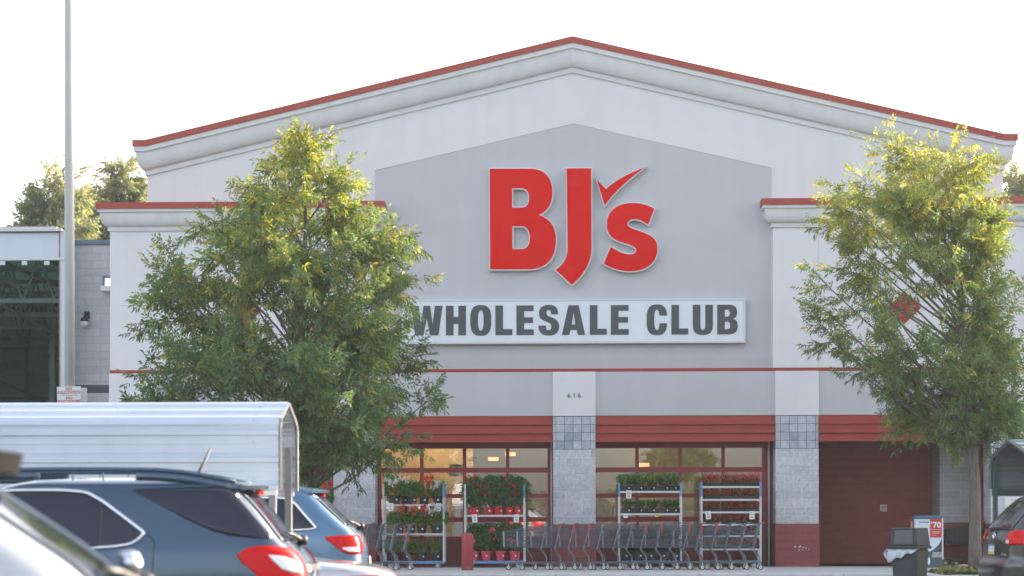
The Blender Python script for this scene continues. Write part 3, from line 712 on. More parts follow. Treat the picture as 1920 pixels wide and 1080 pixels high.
NS = empty('notice_sign', (c.x, SGY, c.z), 0, 'white sign with red NO SOLICITATION lettering on the lamp pole', 'sign')
NS.rotation_euler = (0, rad(-1.5), 0)
m = MB(); m.box(-ww/2, ww/2, -.004, .004, -hh_/2, hh_/2); m.build('plate', M['paper'], NS, bev=.003)
m = MB(); m.box(ww/2-.05, ww/2+.07, .24, .25, -hh_/2-.01, hh_/2-.02); m.build('rear_plate', M['paper'], NS)
for tx_, zz, sx in (('NO', .125, 1), ('SOLICITATION', .055, .82), ('NO', -.06, 1), ('SOLICITACIONES', -.13, .72)):
    text_mesh('lettering', tx_, .085, M['red_ink'], NS, (0, -.0055, zz), .0028, .0006, sx=sx)
m = MB(); m.box(-.17, .17, -.0062, -.004, -.006, .001); m.build('rule', M['ink'], NS)

# ------------------------------------------------------------------ cart shelters
def shelter(name, label, root_loc, rz, L, prof, gap, mats, posts, beam=None):
    """profile (y, z) polyline from front lower edge over the ridge to the back lower edge, swept along -x for L"""
    R = empty(name, root_loc, rz, label, 'cart shelter')
    sheet, frame = mats
    P = []
    for i in range(len(prof)-1):
        a, b = Vector((0, *prof[i])), Vector((0, *prof[i+1])); ln = (b-a).length; nrm = Vector((0, -(b-a).z, (b-a).y)).normalized()
        k = max(2, round(ln/.088))
        for q in range(k):
            t0 = q/k; big = (q % 3 == 0)
            p0 = a.lerp(b, t0); P.append(p0)
            h = .026 if big else .005
            e1, e2 = .012/ln, (.045 if big else .025)/ln
            P.append(a.lerp(b, min(t0+e1, 1))+nrm*h); P.append(a.lerp(b, min(t0+e2, 1))+nrm*h); P.append(a.lerp(b, min(t0+e2+e1, 1)))
    P.append(Vector((0, *prof[-1])))
    m = MB(); m.grid([[(0, p.y, p.z) for p in P], [(-L, p.y, p.z) for p in P]])
    o = m.build('roof_sheet', sheet, R, recalc=False, solid=.006)
    # screws
    s = MB()
    rnd = random.Random(4)
    for xx in np.arange(-.25, -L, -1.45):
        for i in range(len(prof)-1):
            for t in (.2, .75):
                a, b = Vector((0, *prof[i])), Vector((0, *prof[i+1])); nrm = Vector((0, -(b-a).z, (b-a).y)).normalized(); p = a.lerp(b, t)+nrm*.012
                s.box(xx-.008, xx+.008, p.y-.008, p.y+.008, p.z-.008, p.z+.008)
    s.build('screw_pattern', M['steel'], o)
    # end trims and hoops
    for k, xx in enumerate((.012, -L-.012, -L*.5)):
        t = MB(); pts = [Vector((xx, y, z)) for y, z in prof]
        if k < 2: t.tube([p + Vector((0, 0, 0)) for p in pts], .022 if sheet is M['corr_white'] else .04, 4)
        else: t.tube([Vector((p.x, p.y*.97, p.z-.03)) for p in pts], .03, 4)
        t.build('hoop', frame, R)
    for (xx, yy) in posts:
        zt = prof[0][1]+.45
        t = MB(); t.box(xx-.035, xx+.035, yy-.035, yy+.035, 0, zt); t.build('post', frame, R, bev=.005)
    if beam:
        for yy in beam[0]:
            t = MB(); t.box(-L, 0, yy-.02, yy+.02, beam[1], beam[2]); t.build('side_beam', frame, R)
    t = MB(); t.box(-L, -.02, prof[0][0]-.006, prof[0][0]+.03, prof[0][1]-.05, prof[0][1]-.002); t.box(-L, -.02, prof[-1][0]-.03, prof[-1][0]+.006, prof[-1][1]-.05, prof[-1][1]-.002)
    t.build('base_rail', M['white_trim'] if sheet is M['corr_white'] else frame, R)
    return R
yf, yb = -54.5+21.9, -54.5+23.2
e = at(523, 850, yf)
zf = lambda py, Y: at(400, py, Y).z
prof = [(0, zf(919, yf)), (.0, zf(800, yf)), (.05, zf(787, yf)), ((yb-yf)/2, zf(758, (yf+yb)/2)), (yb-yf-.05, zf(787, yf)), (yb-yf, zf(800, yf)), (yb-yf, zf(919, yf))]
shelter('cart_shelter', 'white ribbed metal cart shelter behind the blue cars', (e.x, yf, 0), 0, 6.2, prof, 0, (M['corr_white'], pbr('dull_steel', (.20, .21, .22), .5, metal=.3)), [(-.07, .06), (-.07, yb-yf-.04), (-3.1, .06), (-3.1, yb-yf-.04), (-6.1, .06), (-6.1, yb-yf-.04)])
# right hand shelter, turned so that its open left end shows
RD = 37.5
e = atd(1933, 962, RD-1); s_ = FPX/RD
zz = lambda py: 1.45+(HY-py)/s_
wR = 1.9
prof = [(0, zz(918)), (0, zz(878)), (.16, zz(854)), (wR/2, zz(829)), (wR-.16, zz(854)), (wR, zz(878)), (wR, zz(918))]
shelter('cart_shelter', 'green framed cart shelter at the right beside the grey van', (e.x, e.y, 0), rad(180+9), 5.5, [(-y, z) for y, z in prof[::-1]] if False else [(y-wR, z) for y, z in prof], 0,
        (M['green_panel'], M['green_steel']), [(-.05, -.05), (-.05, -wR+.05), (-2.75, -.05), (-2.75, -wR+.05), (-5.4, -.05), (-5.4, -wR+.05)], beam=((-.02, -wR+.02), zz(931), zz(919)))

# ------------------------------------------------------------------ cars
def pchip(xs, ys):
    xs = np.asarray(xs, float); ys = np.asarray(ys, float); h = np.diff(xs); dl = np.diff(ys)/h
    m = np.zeros(len(xs))
    for i in range(1, len(xs)-1):
        if dl[i-1]*dl[i] > 0: m[i] = 2*dl[i-1]*dl[i]/(dl[i-1]+dl[i])
    m[0], m[-1] = dl[0], dl[-1]
    def f(x):
        x = min(max(x, xs[0]), xs[-1]); i = min(int(np.searchsorted(xs, x, 'right'))-1, len(h)-1); i = max(i, 0)
        t = (x-xs[i])/h[i]
        return ((1+2*t)*(1-t)**2*ys[i]+t*(1-t)**2*h[i]*m[i]+t*t*(3-2*t)*ys[i+1]+t*t*(t-1)*h[i]*m[i+1])
    return f
class Car:
    def __init__(s, name, label, cat, paint, keys, near_px, near_dep, yaw, face_left, L, crownr=.07, nlev=46):
        s.keys = keys; z = [k[0] for k in keys]; s.z0, s.z1 = z[0], z[-1]
        s.fw, s.fr, s.ff, s.fc = (pchip(z, [k[i] for k in keys]) for i in (1, 2, 3, 4)); s.L = L; s.crownr = crownr
        s.side = 1 if face_left else -1
        rz = (math.pi if face_left else 0)+rad(yaw)
        wmax = max(k[1] for k in keys)
        P = atd(near_px[0], near_px[1], near_dep); Rm = Matrix.Rotation(rz, 3, 'Z')
        loc = P - Rm @ Vector((0, s.side*wmax, 0)); loc.z = 0
        s.root = empty(name, loc, rz, label, cat); s.Rm = Rm; s.loc0 = loc; s.paint = paint
        rows = [s.ring(zz) for zz in np.linspace(s.z0, s.z1, nlev)]
        full = []
        for r in rows:
            full.append([(p[0], p[1], p[2]) for p in r] + [(p[0], -p[1], p[2]) for p in r[-2:0:-1]])
        m = MB(); n = len(full[0]); vs = [p for r in full for p in r]; fs = []
        for i in range(len(full)-1):
            for k in range(n): fs.append((i*n+k, i*n+(k+1) % n, (i+1)*n+(k+1) % n, (i+1)*n+k))
        h = len(rows[0])
        top = (len(full)-1)*n
        for k in range(h-1): fs.append((top+k, top+k+1, top+(n-k-1) % n, top+(n-k) % n) if k > 0 else (top, top+1, top+n-1))
        fs.append(tuple(range(n-1, -1, -1)))
        m.add(vs, fs); s.body = m.build('body', paint, s.root, smooth=True)
    def ring(s, z):
        w, xr, xf, rc = s.fw(z), s.fr(z), s.ff(z), s.fc(z); rc = min(rc, w*.8)
        xm, hl = s.L/2, s.L/2; P = []
        cr = s.crownr
        for y in np.linspace(0, w-rc, 6): P.append((xr+cr*(y/w)**2, y))
        x0 = xr+cr*((w-rc)/w)**2
        for t in np.linspace(0, math.pi/2, 9)[1:]: P.append((x0+rc*1.25*(1-math.cos(t)), w-rc+rc*math.sin(t)))
        xs0, xs1 = x0+rc*1.25, xf-.12-rc
        for t in np.linspace(0, 1, 34)[1:]: P.append((xs0+(xs1-xs0)*t, w))
        for t in np.linspace(0, math.pi/2, 7)[1:]: P.append((xs1+rc*math.sin(t), w-rc+rc*math.cos(t)))
        for y in np.linspace(w-rc, 0, 6)[1:]: P.append((xf-.12*(y/(w-rc+1e-6))**2, y))
        return [(x, y*(1-.06*min(1, abs((x-xm)/hl))**4), z) for x, y in P]
    def sy(s, x, z):
        R = s.ring(z)[5:48]; return float(np.interp(x, [p[0] for p in R], [p[1] for p in R]))
    def rx(s, y, z):
        R = s.ring(z)[:15]; return float(np.interp(abs(y), [p[1] for p in R], [p[0] for p in R]))
    def px(s, px, py, w=None):
        """photo pixel to local (x, z) on the near flank"""
        w = s.side*(w if w else .84)
        C = s.Rm.inverted() @ (Vector(CP)-s.loc0); v = s.Rm.inverted() @ Vector(CD + CR*(px-960)/FPX + CU*(HY-py)/FPX)
        t = (w-C.y)/v.y; q = C+v*t; return q.x, q.z
    def flank(s, name, top, bot, mat, off=.006, nx=26, nz=9, both=True, parent=None, solid=.004, pix=True, w=None):
        if pix: top = [s.px(*p, w) for p in top]; bot = [s.px(*p, w) for p in bot]
        top = sorted(top); bot = sorted(bot)
        x0 = max(top[0][0], bot[0][0]); x1 = min(top[-1][0], bot[-1][0])
        for sd in ((1, -1) if both else (s.side,)):
            rows = []
            for i in range(nx+1):
                x = x0+(x1-x0)*i/nx
                zt = float(np.interp(x, [p[0] for p in top], [p[1] for p in top])); zb = float(np.interp(x, [p[0] for p in bot], [p[1] for p in bot]))
                rows.append([(x, sd*(s.sy(x, zb+(zt-zb)*j/nz)+off), zb+(zt-zb)*j/nz) for j in range(nz+1)])
            m = MB(); m.grid(rows); o = m.build(name, mat, parent or s.root, smooth=True, solid=solid, recalc=False)
        return o
    def wrap(s, name, pts, mat, off=.008, n=14, parent=None, both=True):
        """panel wrapping the rear corner: pts = list of (s along ring measured from the rear centre, z_low, z_high)"""
        for sd in ((1, -1) if both else (s.side,)):
            rows = []
            s0, s1 = pts[0][0], pts[-1][0]
            for i in range(n*2+1):
                q = s0+(s1-s0)*i/(n*2); zl = float(np.interp(q, [p[0] for p in pts], [p[1] for p in pts])); zh = float(np.interp(q, [p[0] for p in pts], [p[2] for p in pts]))
                row = []
                for j in range(8):
                    z = zl+(zh-zl)*j/7; R = s.ring(z); cum = np.concatenate([[0], np.cumsum([math.dist(R[k], R[k+1]) for k in range(len(R)-1)])])
                    x = float(np.interp(q, cum, [p[0] for p in R])); y = float(np.interp(q, cum, [p[1] for p in R]))
                    x2 = float(np.interp(q+.02, cum, [p[0] for p in R])); y2 = float(np.interp(q+.02, cum, [p[1] for p in R]))
                    tv = Vector((x2-x, y2-y, 0)).normalized(); nv = Vector((-tv.y, tv.x, 0))
                    row.append((x+nv.x*off, sd*(y+nv.y*off), z))
                rows.append(row)
            m = MB(); m.grid(rows); o = m.build(name, mat, parent or s.root, smooth=True, solid=.006, recalc=False)
        return o
    def rear(s, name, y0, y1, z0, z1, mat, off=.006, taper=0, parent=None, n=12, solid=.004):
        rows = []
        for j in range(n+1):
            z = z0+(z1-z0)*j/n; k = 1-taper*j/n; rows.append([(s.rx(y*k, z)-off, y*k, z) for y in np.linspace(y0, y1, n+1)])
        m = MB(); m.grid(rows); return m.build(name, mat, parent or s.root, smooth=True, solid=solid, recalc=False)
    def trim(s, name, pts, mat, r=.014, parent=None, w=None, closed=False):
        L = [s.px(*p, w) for p in pts]
        # densify
        D = []
        for i in range(len(L)-1):
            for t in np.linspace(0, 1, 7)[:-1]: D.append((L[i][0]*(1-t)+L[i+1][0]*t, L[i][1]*(1-t)+L[i+1][1]*t))
        D.append(L[-1])
        for _ in range(2): D = [D[0]]+[((D[i-1][0]+2*D[i][0]+D[i+1][0])/4, (D[i-1][1]+2*D[i][1]+D[i+1][1])/4) for i in range(1, len(D)-1)]+[D[-1]]
        for sd in (1, -1):
            m = MB(); m.tube([(x, sd*(s.sy(x, z)+.006), z) for x, z in D], r, 6); m.build(name, mat, parent or s.root, smooth=True)
    def wheels(s, xs, r=.36):
        w = max(k[1] for k in s.keys)
        for x in xs:
            for sd in (1, -1):
                t = MB(); t.lathe([(r*.6, -.11), (r*.97, -.11), (r, -.07), (r, .07), (r*.97, .11), (r*.6, .11)], (x, sd*(w-.09), r), 28, 'y'); o = t.build('wheel', M['tyre'], s.root, smooth=False)
                t = MB(); t.lathe([(.06, -.02), (r*.62, 0), (r*.66, .02)] if sd < 0 else [(r*.66, -.02), (r*.62, 0), (.06, .02)], (x, sd*(w+.02), r), 20, 'y'); t.build('rim', M['rim'], o)
    def rear_wiper(s, z, y=-.0, length=.4):
        m = MB(); x = s.rx(0, z)
        m.lathe([(.03, -.05), (.045, -.02), (.04, .03)], (x-.05, 0, z), 12, 'x')
        m.tube([(x-.06, 0, z), (s.rx(.2, z+.05)-.045, .2, z+.05), (s.rx(length, z+.07)-.03, length, z+.07)], [.022, .014, .008], 6); return m.build('rear_wiper', M['blacktrim'], s.root, smooth=True)
    def spoiler(s, z, reach, halfw, mat, th=.05, lamp=True, lampdx=0):
        """roof-edge wing: a tapering lip overhanging the rear glass"""
        rows = []
        for y in np.linspace(-halfw, halfw, 15):
            k = 1-.6*(abs(y)/halfw)**3; x = s.rx(min(abs(y), s.fw(z)-.1), z)
            xt = x-reach*k
            rows.append([(x+.35, y*.97, s.z1-.035-.02*(y/halfw)**2), (x+.1, y, z+.045), (xt, y, z+.008), (xt+.015, y, z-th*.55), (x-.0, y, z-th*.7), (x+.12, y*.97, z-.06)])
        m = MB(); m.grid(rows); m.add(rows[0], [tuple(range(6))]); m.add(rows[-1], [tuple(range(6))]); o = m.build('spoiler', mat, s.root, smooth=False, solid=.01, bev=.012)
        if lamp:
            x = s.rx(0, z)-reach
            m = MB(); m.box(x-.004+lampdx, x+.03+lampdx, -.2, .2, z-.024-lampdx*.6, z-.002); m.build('brake_lamp', M['lamp_red'], o)
        return o

# blue SUV
K = [(.28, .80, .12, 4.6, .18), (.40, .89, .03, 4.72, .2), (.60, .92, .0, 4.77, .2), (.80, .925, .015, 4.75, .2), (.98, .92, .03, 4.62, .19), (1.08, .912, .06, 4.40, .17), (1.16, .90, .12, 3.75, .16),
     (1.24, .875, .20, 3.40, .15), (1.42, .81, .34, 2.98, .14), (1.58, .745, .48, 2.68, .14), (1.66, .69, .57, 2.5, .14), (1.705, .60, .72, 2.3, .14), (1.73, .42, .98, 2.05, .14), (1.74, .14, 1.3, 1.8, .1)]
c = Car('suv', 'dark blue SUV with roof rails and a lit red tail lamp in the front row', 'car', M['paint_blue'], K, (584, 1000), 16.9, 3, True, 4.77)
q = c.flank('quarter_glass', [(246, 916), (300, 914), (428, 911), (462, 950), (511, 1009)], [(246, 919), (300, 947), (350, 974), (400, 996), (432, 1004), (470, 1008), (511, 1010)], M['carglass'], nz=10)
dw = c.flank('side_glass', [(-260, 935), (-40, 922), (60, 919), (150, 922), (185, 938), (228, 968), (268, 997)], [(-260, 1042), (60, 1034), (150, 1028), (215, 1024), (246, 1018), (268, 1000)], M['carglass'])
c.trim('window_trim', [(-150, 925), (30, 919), (110, 919), (158, 923), (190, 940), (230, 969), (266, 995), (270, 1000), (262, 1010), (247, 1020), (215, 1025), (150, 1029), (60, 1035), (-150, 1040)], M['chrome'], .016)
m = MB()
for sd in (1, -1):
    x0, z0 = c.px(188, 941); x1, z1 = c.px(190, 1026)
    m.tube([(x0, sd*(c.sy(x0, z0)+.008), z0), (x1, sd*(c.sy(x1, z1)+.008), z1)], .011, 4)
m.build('window_pillar', M['blacktrim'], c.root)
c.wrap('tail_lamp', [(.62, 1.0, 1.15), (.70, .93, 1.18), (.88, .86, 1.205), (.98, .86, 1.205), (1.10, .95, 1.185), (1.22, 1.085, 1.135)], M['lamp_red'], off=.014)
tl = [o for o in ALLOBJ if o.parent == c.root and o.name.startswith('tail_lamp')]
c.wrap('lamp_lens', [(.76, 1.0, 1.06), (.86, 1.0, 1.12), (.94, 1.03, 1.135), (.98, 1.10, 1.138)], M['lamp_white'], off=.021, parent=tl[0], both=False)
c.wrap('lamp_lens', [(.80, .905, .94), (1.05, .905, .945)], M['lamp_white'], off=.021, parent=tl[0], both=False)
c.rear('rear_glass', -.72, .72, 1.235, 1.62, M['carglass'], taper=.12)
c.rear('boot_trim', -.62, .62, 1.0, 1.05, M['chrome'], off=.02, solid=.02)
c.rear_wiper(1.235); c.spoiler(1.66, .17, .64, M['paint_blue'], th=.035, lampdx=.06)
for sd in (1, -1):
    pp = [(440, 903), (410, 897), (380, 891), (340, 885), (290, 881), (200, 880), (100, 880), (0, 881), (-120, 883), (-190, 890)]
    pts = [c.px(p, y_, .66) for p, y_ in pp]
    m = MB(); m.tube([(x, sd*.63, z) for x, z in pts], [.010, .013, .014, .014, .014, .014, .014, .014, .014, .010], 8)
    for (qa, qb) in ((-188, 74), (135, 137.5), (192, 194.5), (254, 430)):
        rows = []
        for q in np.linspace(qa, qb, 2 if qb-qa < 5 else 14):
            yt = float(np.interp(q, [p[0] for p in pp[::-1]], [p[1] for p in pp[::-1]])); x, z = c.px(q, yt, .66); rows.append([(x, sd*.63, z), (x, sd*.645, z-.035), (x, sd*.655, z-.085)])
        m.grid(rows)
    m.build('roof_rail', M['paint_blue'], c.root, smooth=True, solid=.012)
m = MB(); x0, z0 = c.px(367, 891, .2); x1, z1 = c.px(393, 839, .2); m.tube([(x0, .1, z0-.06), (x0-.0, .1, z0), (x1, .1, z1)], [.022, .014, .006], 8); m.build('antenna', M['blacktrim'], c.root, smooth=True)
m = MB(); pts = [c.px(p, y_, .92) for p, y_ in ((273, 1003), (285, 1010), (288, 1020), (286, 1055), (283, 1100))]
m.tube([(x, c.side*(c.sy(x, z)+.001), z) for x, z in pts], .006, 4); m.build('door_gap', M['blacktrim'], c.root)
c.rear('number_plate', -.16, .16, .80, .92, M['plate'], off=.02); c.wheels((.95, 3.85))

# light blue SUV further back
K2 = [(.3, .82, .12, 4.6, .18), (.42, .91, .03, 4.75, .2), (.62, .94, .0, 4.82, .2), (.85, .945, .01, 4.8, .2), (1.05, .94, .03, 4.65, .18), (1.17, .93, .06, 4.4, .16), (1.25, .91, .11, 3.75, .15),
      (1.33, .88, .2, 3.4, .15), (1.48, .81, .36, 3.0, .15), (1.62, .74, .50, 2.68, .14), (1.70, .68, .60, 2.5, .14), (1.745, .58, .78, 2.3, .14), (1.765, .40, 1.05, 2.05, .14), (1.772, .14, 1.3, 1.8, .1)]
c = Car('suv', 'light blue SUV parked beyond the cart shelter in front of the block pillar', 'car', M['paint_light'], K2, (687, 1000), 24.2, 3, True, 4.82)
c.flank('side_glass', [(330, 942), (430, 937), (500, 934), (540, 938), (562, 958), (590, 988)], [(330, 1000), (480, 997), (540, 995), (575, 992), (590, 989)], M['carglass'])
c.trim('window_trim', [(300, 943), (430, 936), (500, 933), (538, 935), (552, 944), (570, 965), (591, 988), (590, 991), (575, 993), (520, 996), (330, 1001)], M['chrome'], .016)
c.wrap('tail_lamp', [(.58, 1.10, 1.20), (.70, 1.02, 1.215), (.90, 1.0, 1.215), (1.00, 1.03, 1.21), (1.10, 1.12, 1.2), (1.15, 1.17, 1.195)], M['lamp_red'], off=.014)
tl = [o for o in ALLOBJ if o.parent == c.root and o.name.startswith('tail_lamp')]
c.wrap('lamp_lens', [(.80, 1.03, 1.085), (.94, 1.035, 1.085), (1.0, 1.065, 1.085)], M['lamp_white'], off=.021, parent=tl[0], both=False)
c.rear('rear_glass', -.74, .74, 1.32, 1.66, M['carglass'], taper=.12)
c.rear_wiper(1.30); c.spoiler(1.70, .15, .66, M['paint_light'], th=.035, lampdx=.06)
c.rear('number_plate', -.16, .16, .85, .97, M['plate'], off=.02); c.wheels((.98, 3.9))
for sd in (1, -1):
    m = MB(); m.tube([(1.0, sd*.6, 1.745), (1.25, sd*.62, 1.785), (2.5, sd*.62, 1.785), (2.75, sd*.6, 1.74)], .018, 6); m.build('roof_rail', M['chrome'], c.root, smooth=True)

# silver saloon between them
K3 = [(.2, .80, .12, 4.6, .18), (.34, .88, .04, 4.75, .2), (.50, .905, .0, 4.82, .22), (.68, .91, .01, 4.8, .22), (.82, .905, .04, 4.65, .24), (.91, .89, .10, 4.3, .26), (.965, .86, .22, 3.95, .28), (1.0, .80, .50, 3.6, .28), (1.035, .74, .85, 3.4, .22),
      (1.15, .70, 1.1, 3.1, .18), (1.3, .64, 1.40, 2.8, .16), (1.40, .56, 1.62, 2.6, .14), (1.45, .42, 1.85, 2.4, .12), (1.465, .14, 2.0, 2.25, .1)]
c = Car('saloon', 'silver saloon whose rounded boot shows between the two blue SUVs', 'car', M['paint_silver'], K3, (752, 1085), 19.9, 3, True, 4.82)
c.flank('side_glass', [(1.45, 1.16), (1.75, 1.33), (2.0, 1.37), (2.5, 1.34), (2.9, 1.16)], [(1.3, 1.06), (2.0, 1.05), (3.1, 1.05)], M['carglass'], pix=False)
c.wrap('tail_lamp', [(.45, .74, .86), (.85, .72, .90), (1.15, .74, .89), (1.3, .8, .87)], M['lamp_red'], off=.012)
c.rear('number_plate', -.16, .16, .62, .74, M['plate'], off=.02); c.wheels((.95, 3.8), .33)
for sd in (1, -1):
    m = MB(); m.tube([(x, sd*(c.sy(x, z)+.004), z) for x, z in ((.25, .93), (.5, .945), (.9, .955), (1.6, .965), (2.6, .96))], .007, 4); m.build('shoulder_crease', M['chrome'], c.root, smooth=True)

# silver SUV right in front
K4 = [(.28, .80, .12, 4.4, .18), (.40, .87, .03, 4.5, .2), (.60, .90, .0, 4.56, .2), (.80, .905, .0, 4.54, .2), (.98, .90, .0, 4.4, .2), (1.10, .89, .02, 4.2, .19), (1.18, .875, .06, 3.75, .18),
      (1.26, .85, .13, 3.35, .18), (1.36, .81, .27, 3.05, .17), (1.46, .77, .42, 2.85, .17), (1.58, .72, .60, 2.6, .16), (1.66, .66, .70, 2.45, .15), (1.70, .56, .85, 2.25, .14), (1.72, .40, 1.1, 2.0, .14), (1.73, .14, 1.4, 1.8, .1)]
c = Car('suv', 'silver SUV out of focus in the bottom left corner nearest the viewer', 'car', M['paint_silver'], K4, (236, 1150), 7.05, 7, True, 4.56)
c.flank('quarter_glass', [(.50, 1.20), (.66, 1.36), (.85, 1.50), (1.1, 1.57)], [(.50, 1.17), (.8, 1.16), (1.1, 1.16)], M['carglass'], pix=False)
c.flank('side_glass', [(1.18, 1.57), (1.8, 1.60), (2.5, 1.55), (2.9, 1.3)], [(1.18, 1.15), (2.0, 1.13), (3.0, 1.10)], M['carglass'], pix=False)
c.wrap('tail_lamp', [(.55, .80, 1.02), (.95, .78, 1.05), (1.2, .84, 1.04)], M['lamp_red'], off=.012)
c.rear('rear_glass', -.66, .66, 1.19, 1.58, M['carglass'], taper=.12)
w_ = c.rear_wiper(1.20)
m = MB(); m.lathe([(.0, -.125), (.036, -.115), (.045, -.09), (.040, -.05)], (c.rx(0, 1.27), 0, 1.275), 14, 'x'); m.build('wiper_cap', M['chrome'], w_, smooth=True)
c.spoiler(1.655, .245, .64, pbr('grey_spoiler', (.012, .012, .012), .9, spec=.05), th=.11, lampdx=.07); c.rear('number_plate', -.16, .16, .80, .92, M['plate'], off=.02); c.wheels((.9, 3.7))

# charcoal minivan on the right, tail towards the left
K5 = [(.25, .85, .14, 4.9, .2), (.38, .95, .0, 5.02, .22), (.52, .975, -.02, 5.05, .24), (.64, .975, -.02, 5.03, .24), (.70, .965, .01, 5.0, .22), (.74, .96, .045, 4.95, .2), (.95, .965, .06, 4.8, .2), (1.02, .96, .065, 4.6, .18), (1.13, .94, .10, 4.2, .18),
      (1.19, .92, .12, 3.9, .17), (1.40, .84, .30, 3.5, .16), (1.58, .77, .48, 3.1, .15), (1.68, .70, .60, 2.9, .14), (1.73, .58, .8, 2.7, .14), (1.75, .40, 1.1, 2.4, .14), (1.76, .15, 1.4, 2.1, .1)]
c = Car('minivan', 'charcoal minivan cut by the right edge with its tail towards the trash can', 'car', M['paint_gray'], K5, (1888, 1000), 33.6, 5, False, 5.05)
rg = c.rear('rear_glass', -.76, .76, 1.17, 1.62, M['carglass'], taper=.14)
m = MB(); m.tube([(c.rx(.1, 1.2)-.06, .1, 1.17), (c.rx(.0, 1.22)-.04, 0, 1.20), (c.rx(-.5, 1.23)-.03, -.5, 1.215)], [.03, .018, .01], 6); m.build('rear_wiper', M['blacktrim'], c.root)
c.wrap('tail_lamp', [(.60, .985, 1.12), (.72, .955, 1.165), (1.06, .95, 1.185), (1.20, .96, 1.19), (1.32, 1.02, 1.17)], M['lamp_red'], off=.012)
tl = [o for o in ALLOBJ if o.parent == c.root and o.name.startswith('tail_lamp')]
c.wrap('lamp_lens', [(.62, .975, 1.03), (.74, .97, 1.03)], M['lamp_white'], off=.018, parent=tl[1], both=False)
c.rear('boot_trim', -.55, .55, 1.0, 1.04, M['paint_gray'], off=.025, solid=.03)
np_ = c.rear('number_plate', -.165, .165, .80, .955, M['plate'], off=.03)
c.rear('plate_strip', -.16, .16, .802, .836, M['yellow'], off=.035, parent=np_, solid=.002); c.rear('plate_strip', -.16, .16, .93, .953, M['kioskblue'], off=.035, parent=np_, solid=.002)
m = MB(); ex = c.rx(0, 1.09)-.012
for (ry, rz_) in ((.075, .05), (.03, .046), (.05, .022)):
    m.tube([(ex, ry*math.cos(t), 1.09+rz_*math.sin(t)+(.02 if rz_ == .022 else 0)) for t in np.linspace(0, 2*math.pi, 25)], .009, 5, cap=False)
m.build('emblem', M['chrome'], c.root)
text_mesh('lettering', 'SIENNA', .075, M['chrome'], c.root, (c.rx(.6, .80)-.022, -.56, .80), .002, .002, rot=(math.pi/2, 0, -math.pi/2))
c.flank('side_glass', [(.62, 1.40), (.75, 1.55), (1.4, 1.60), (2.6, 1.58), (3.2, 1.4)], [(.50, 1.20), (1.5, 1.17), (3.4, 1.13)], M['carglass'], pix=False)
c.wheels((1.0, 4.05)); 
c.flank('door_gap', [(.62, 1.12), (.64, 1.12)], [(.62, .4), (.64, .4)], M['blacktrim'], pix=False, nx=1)

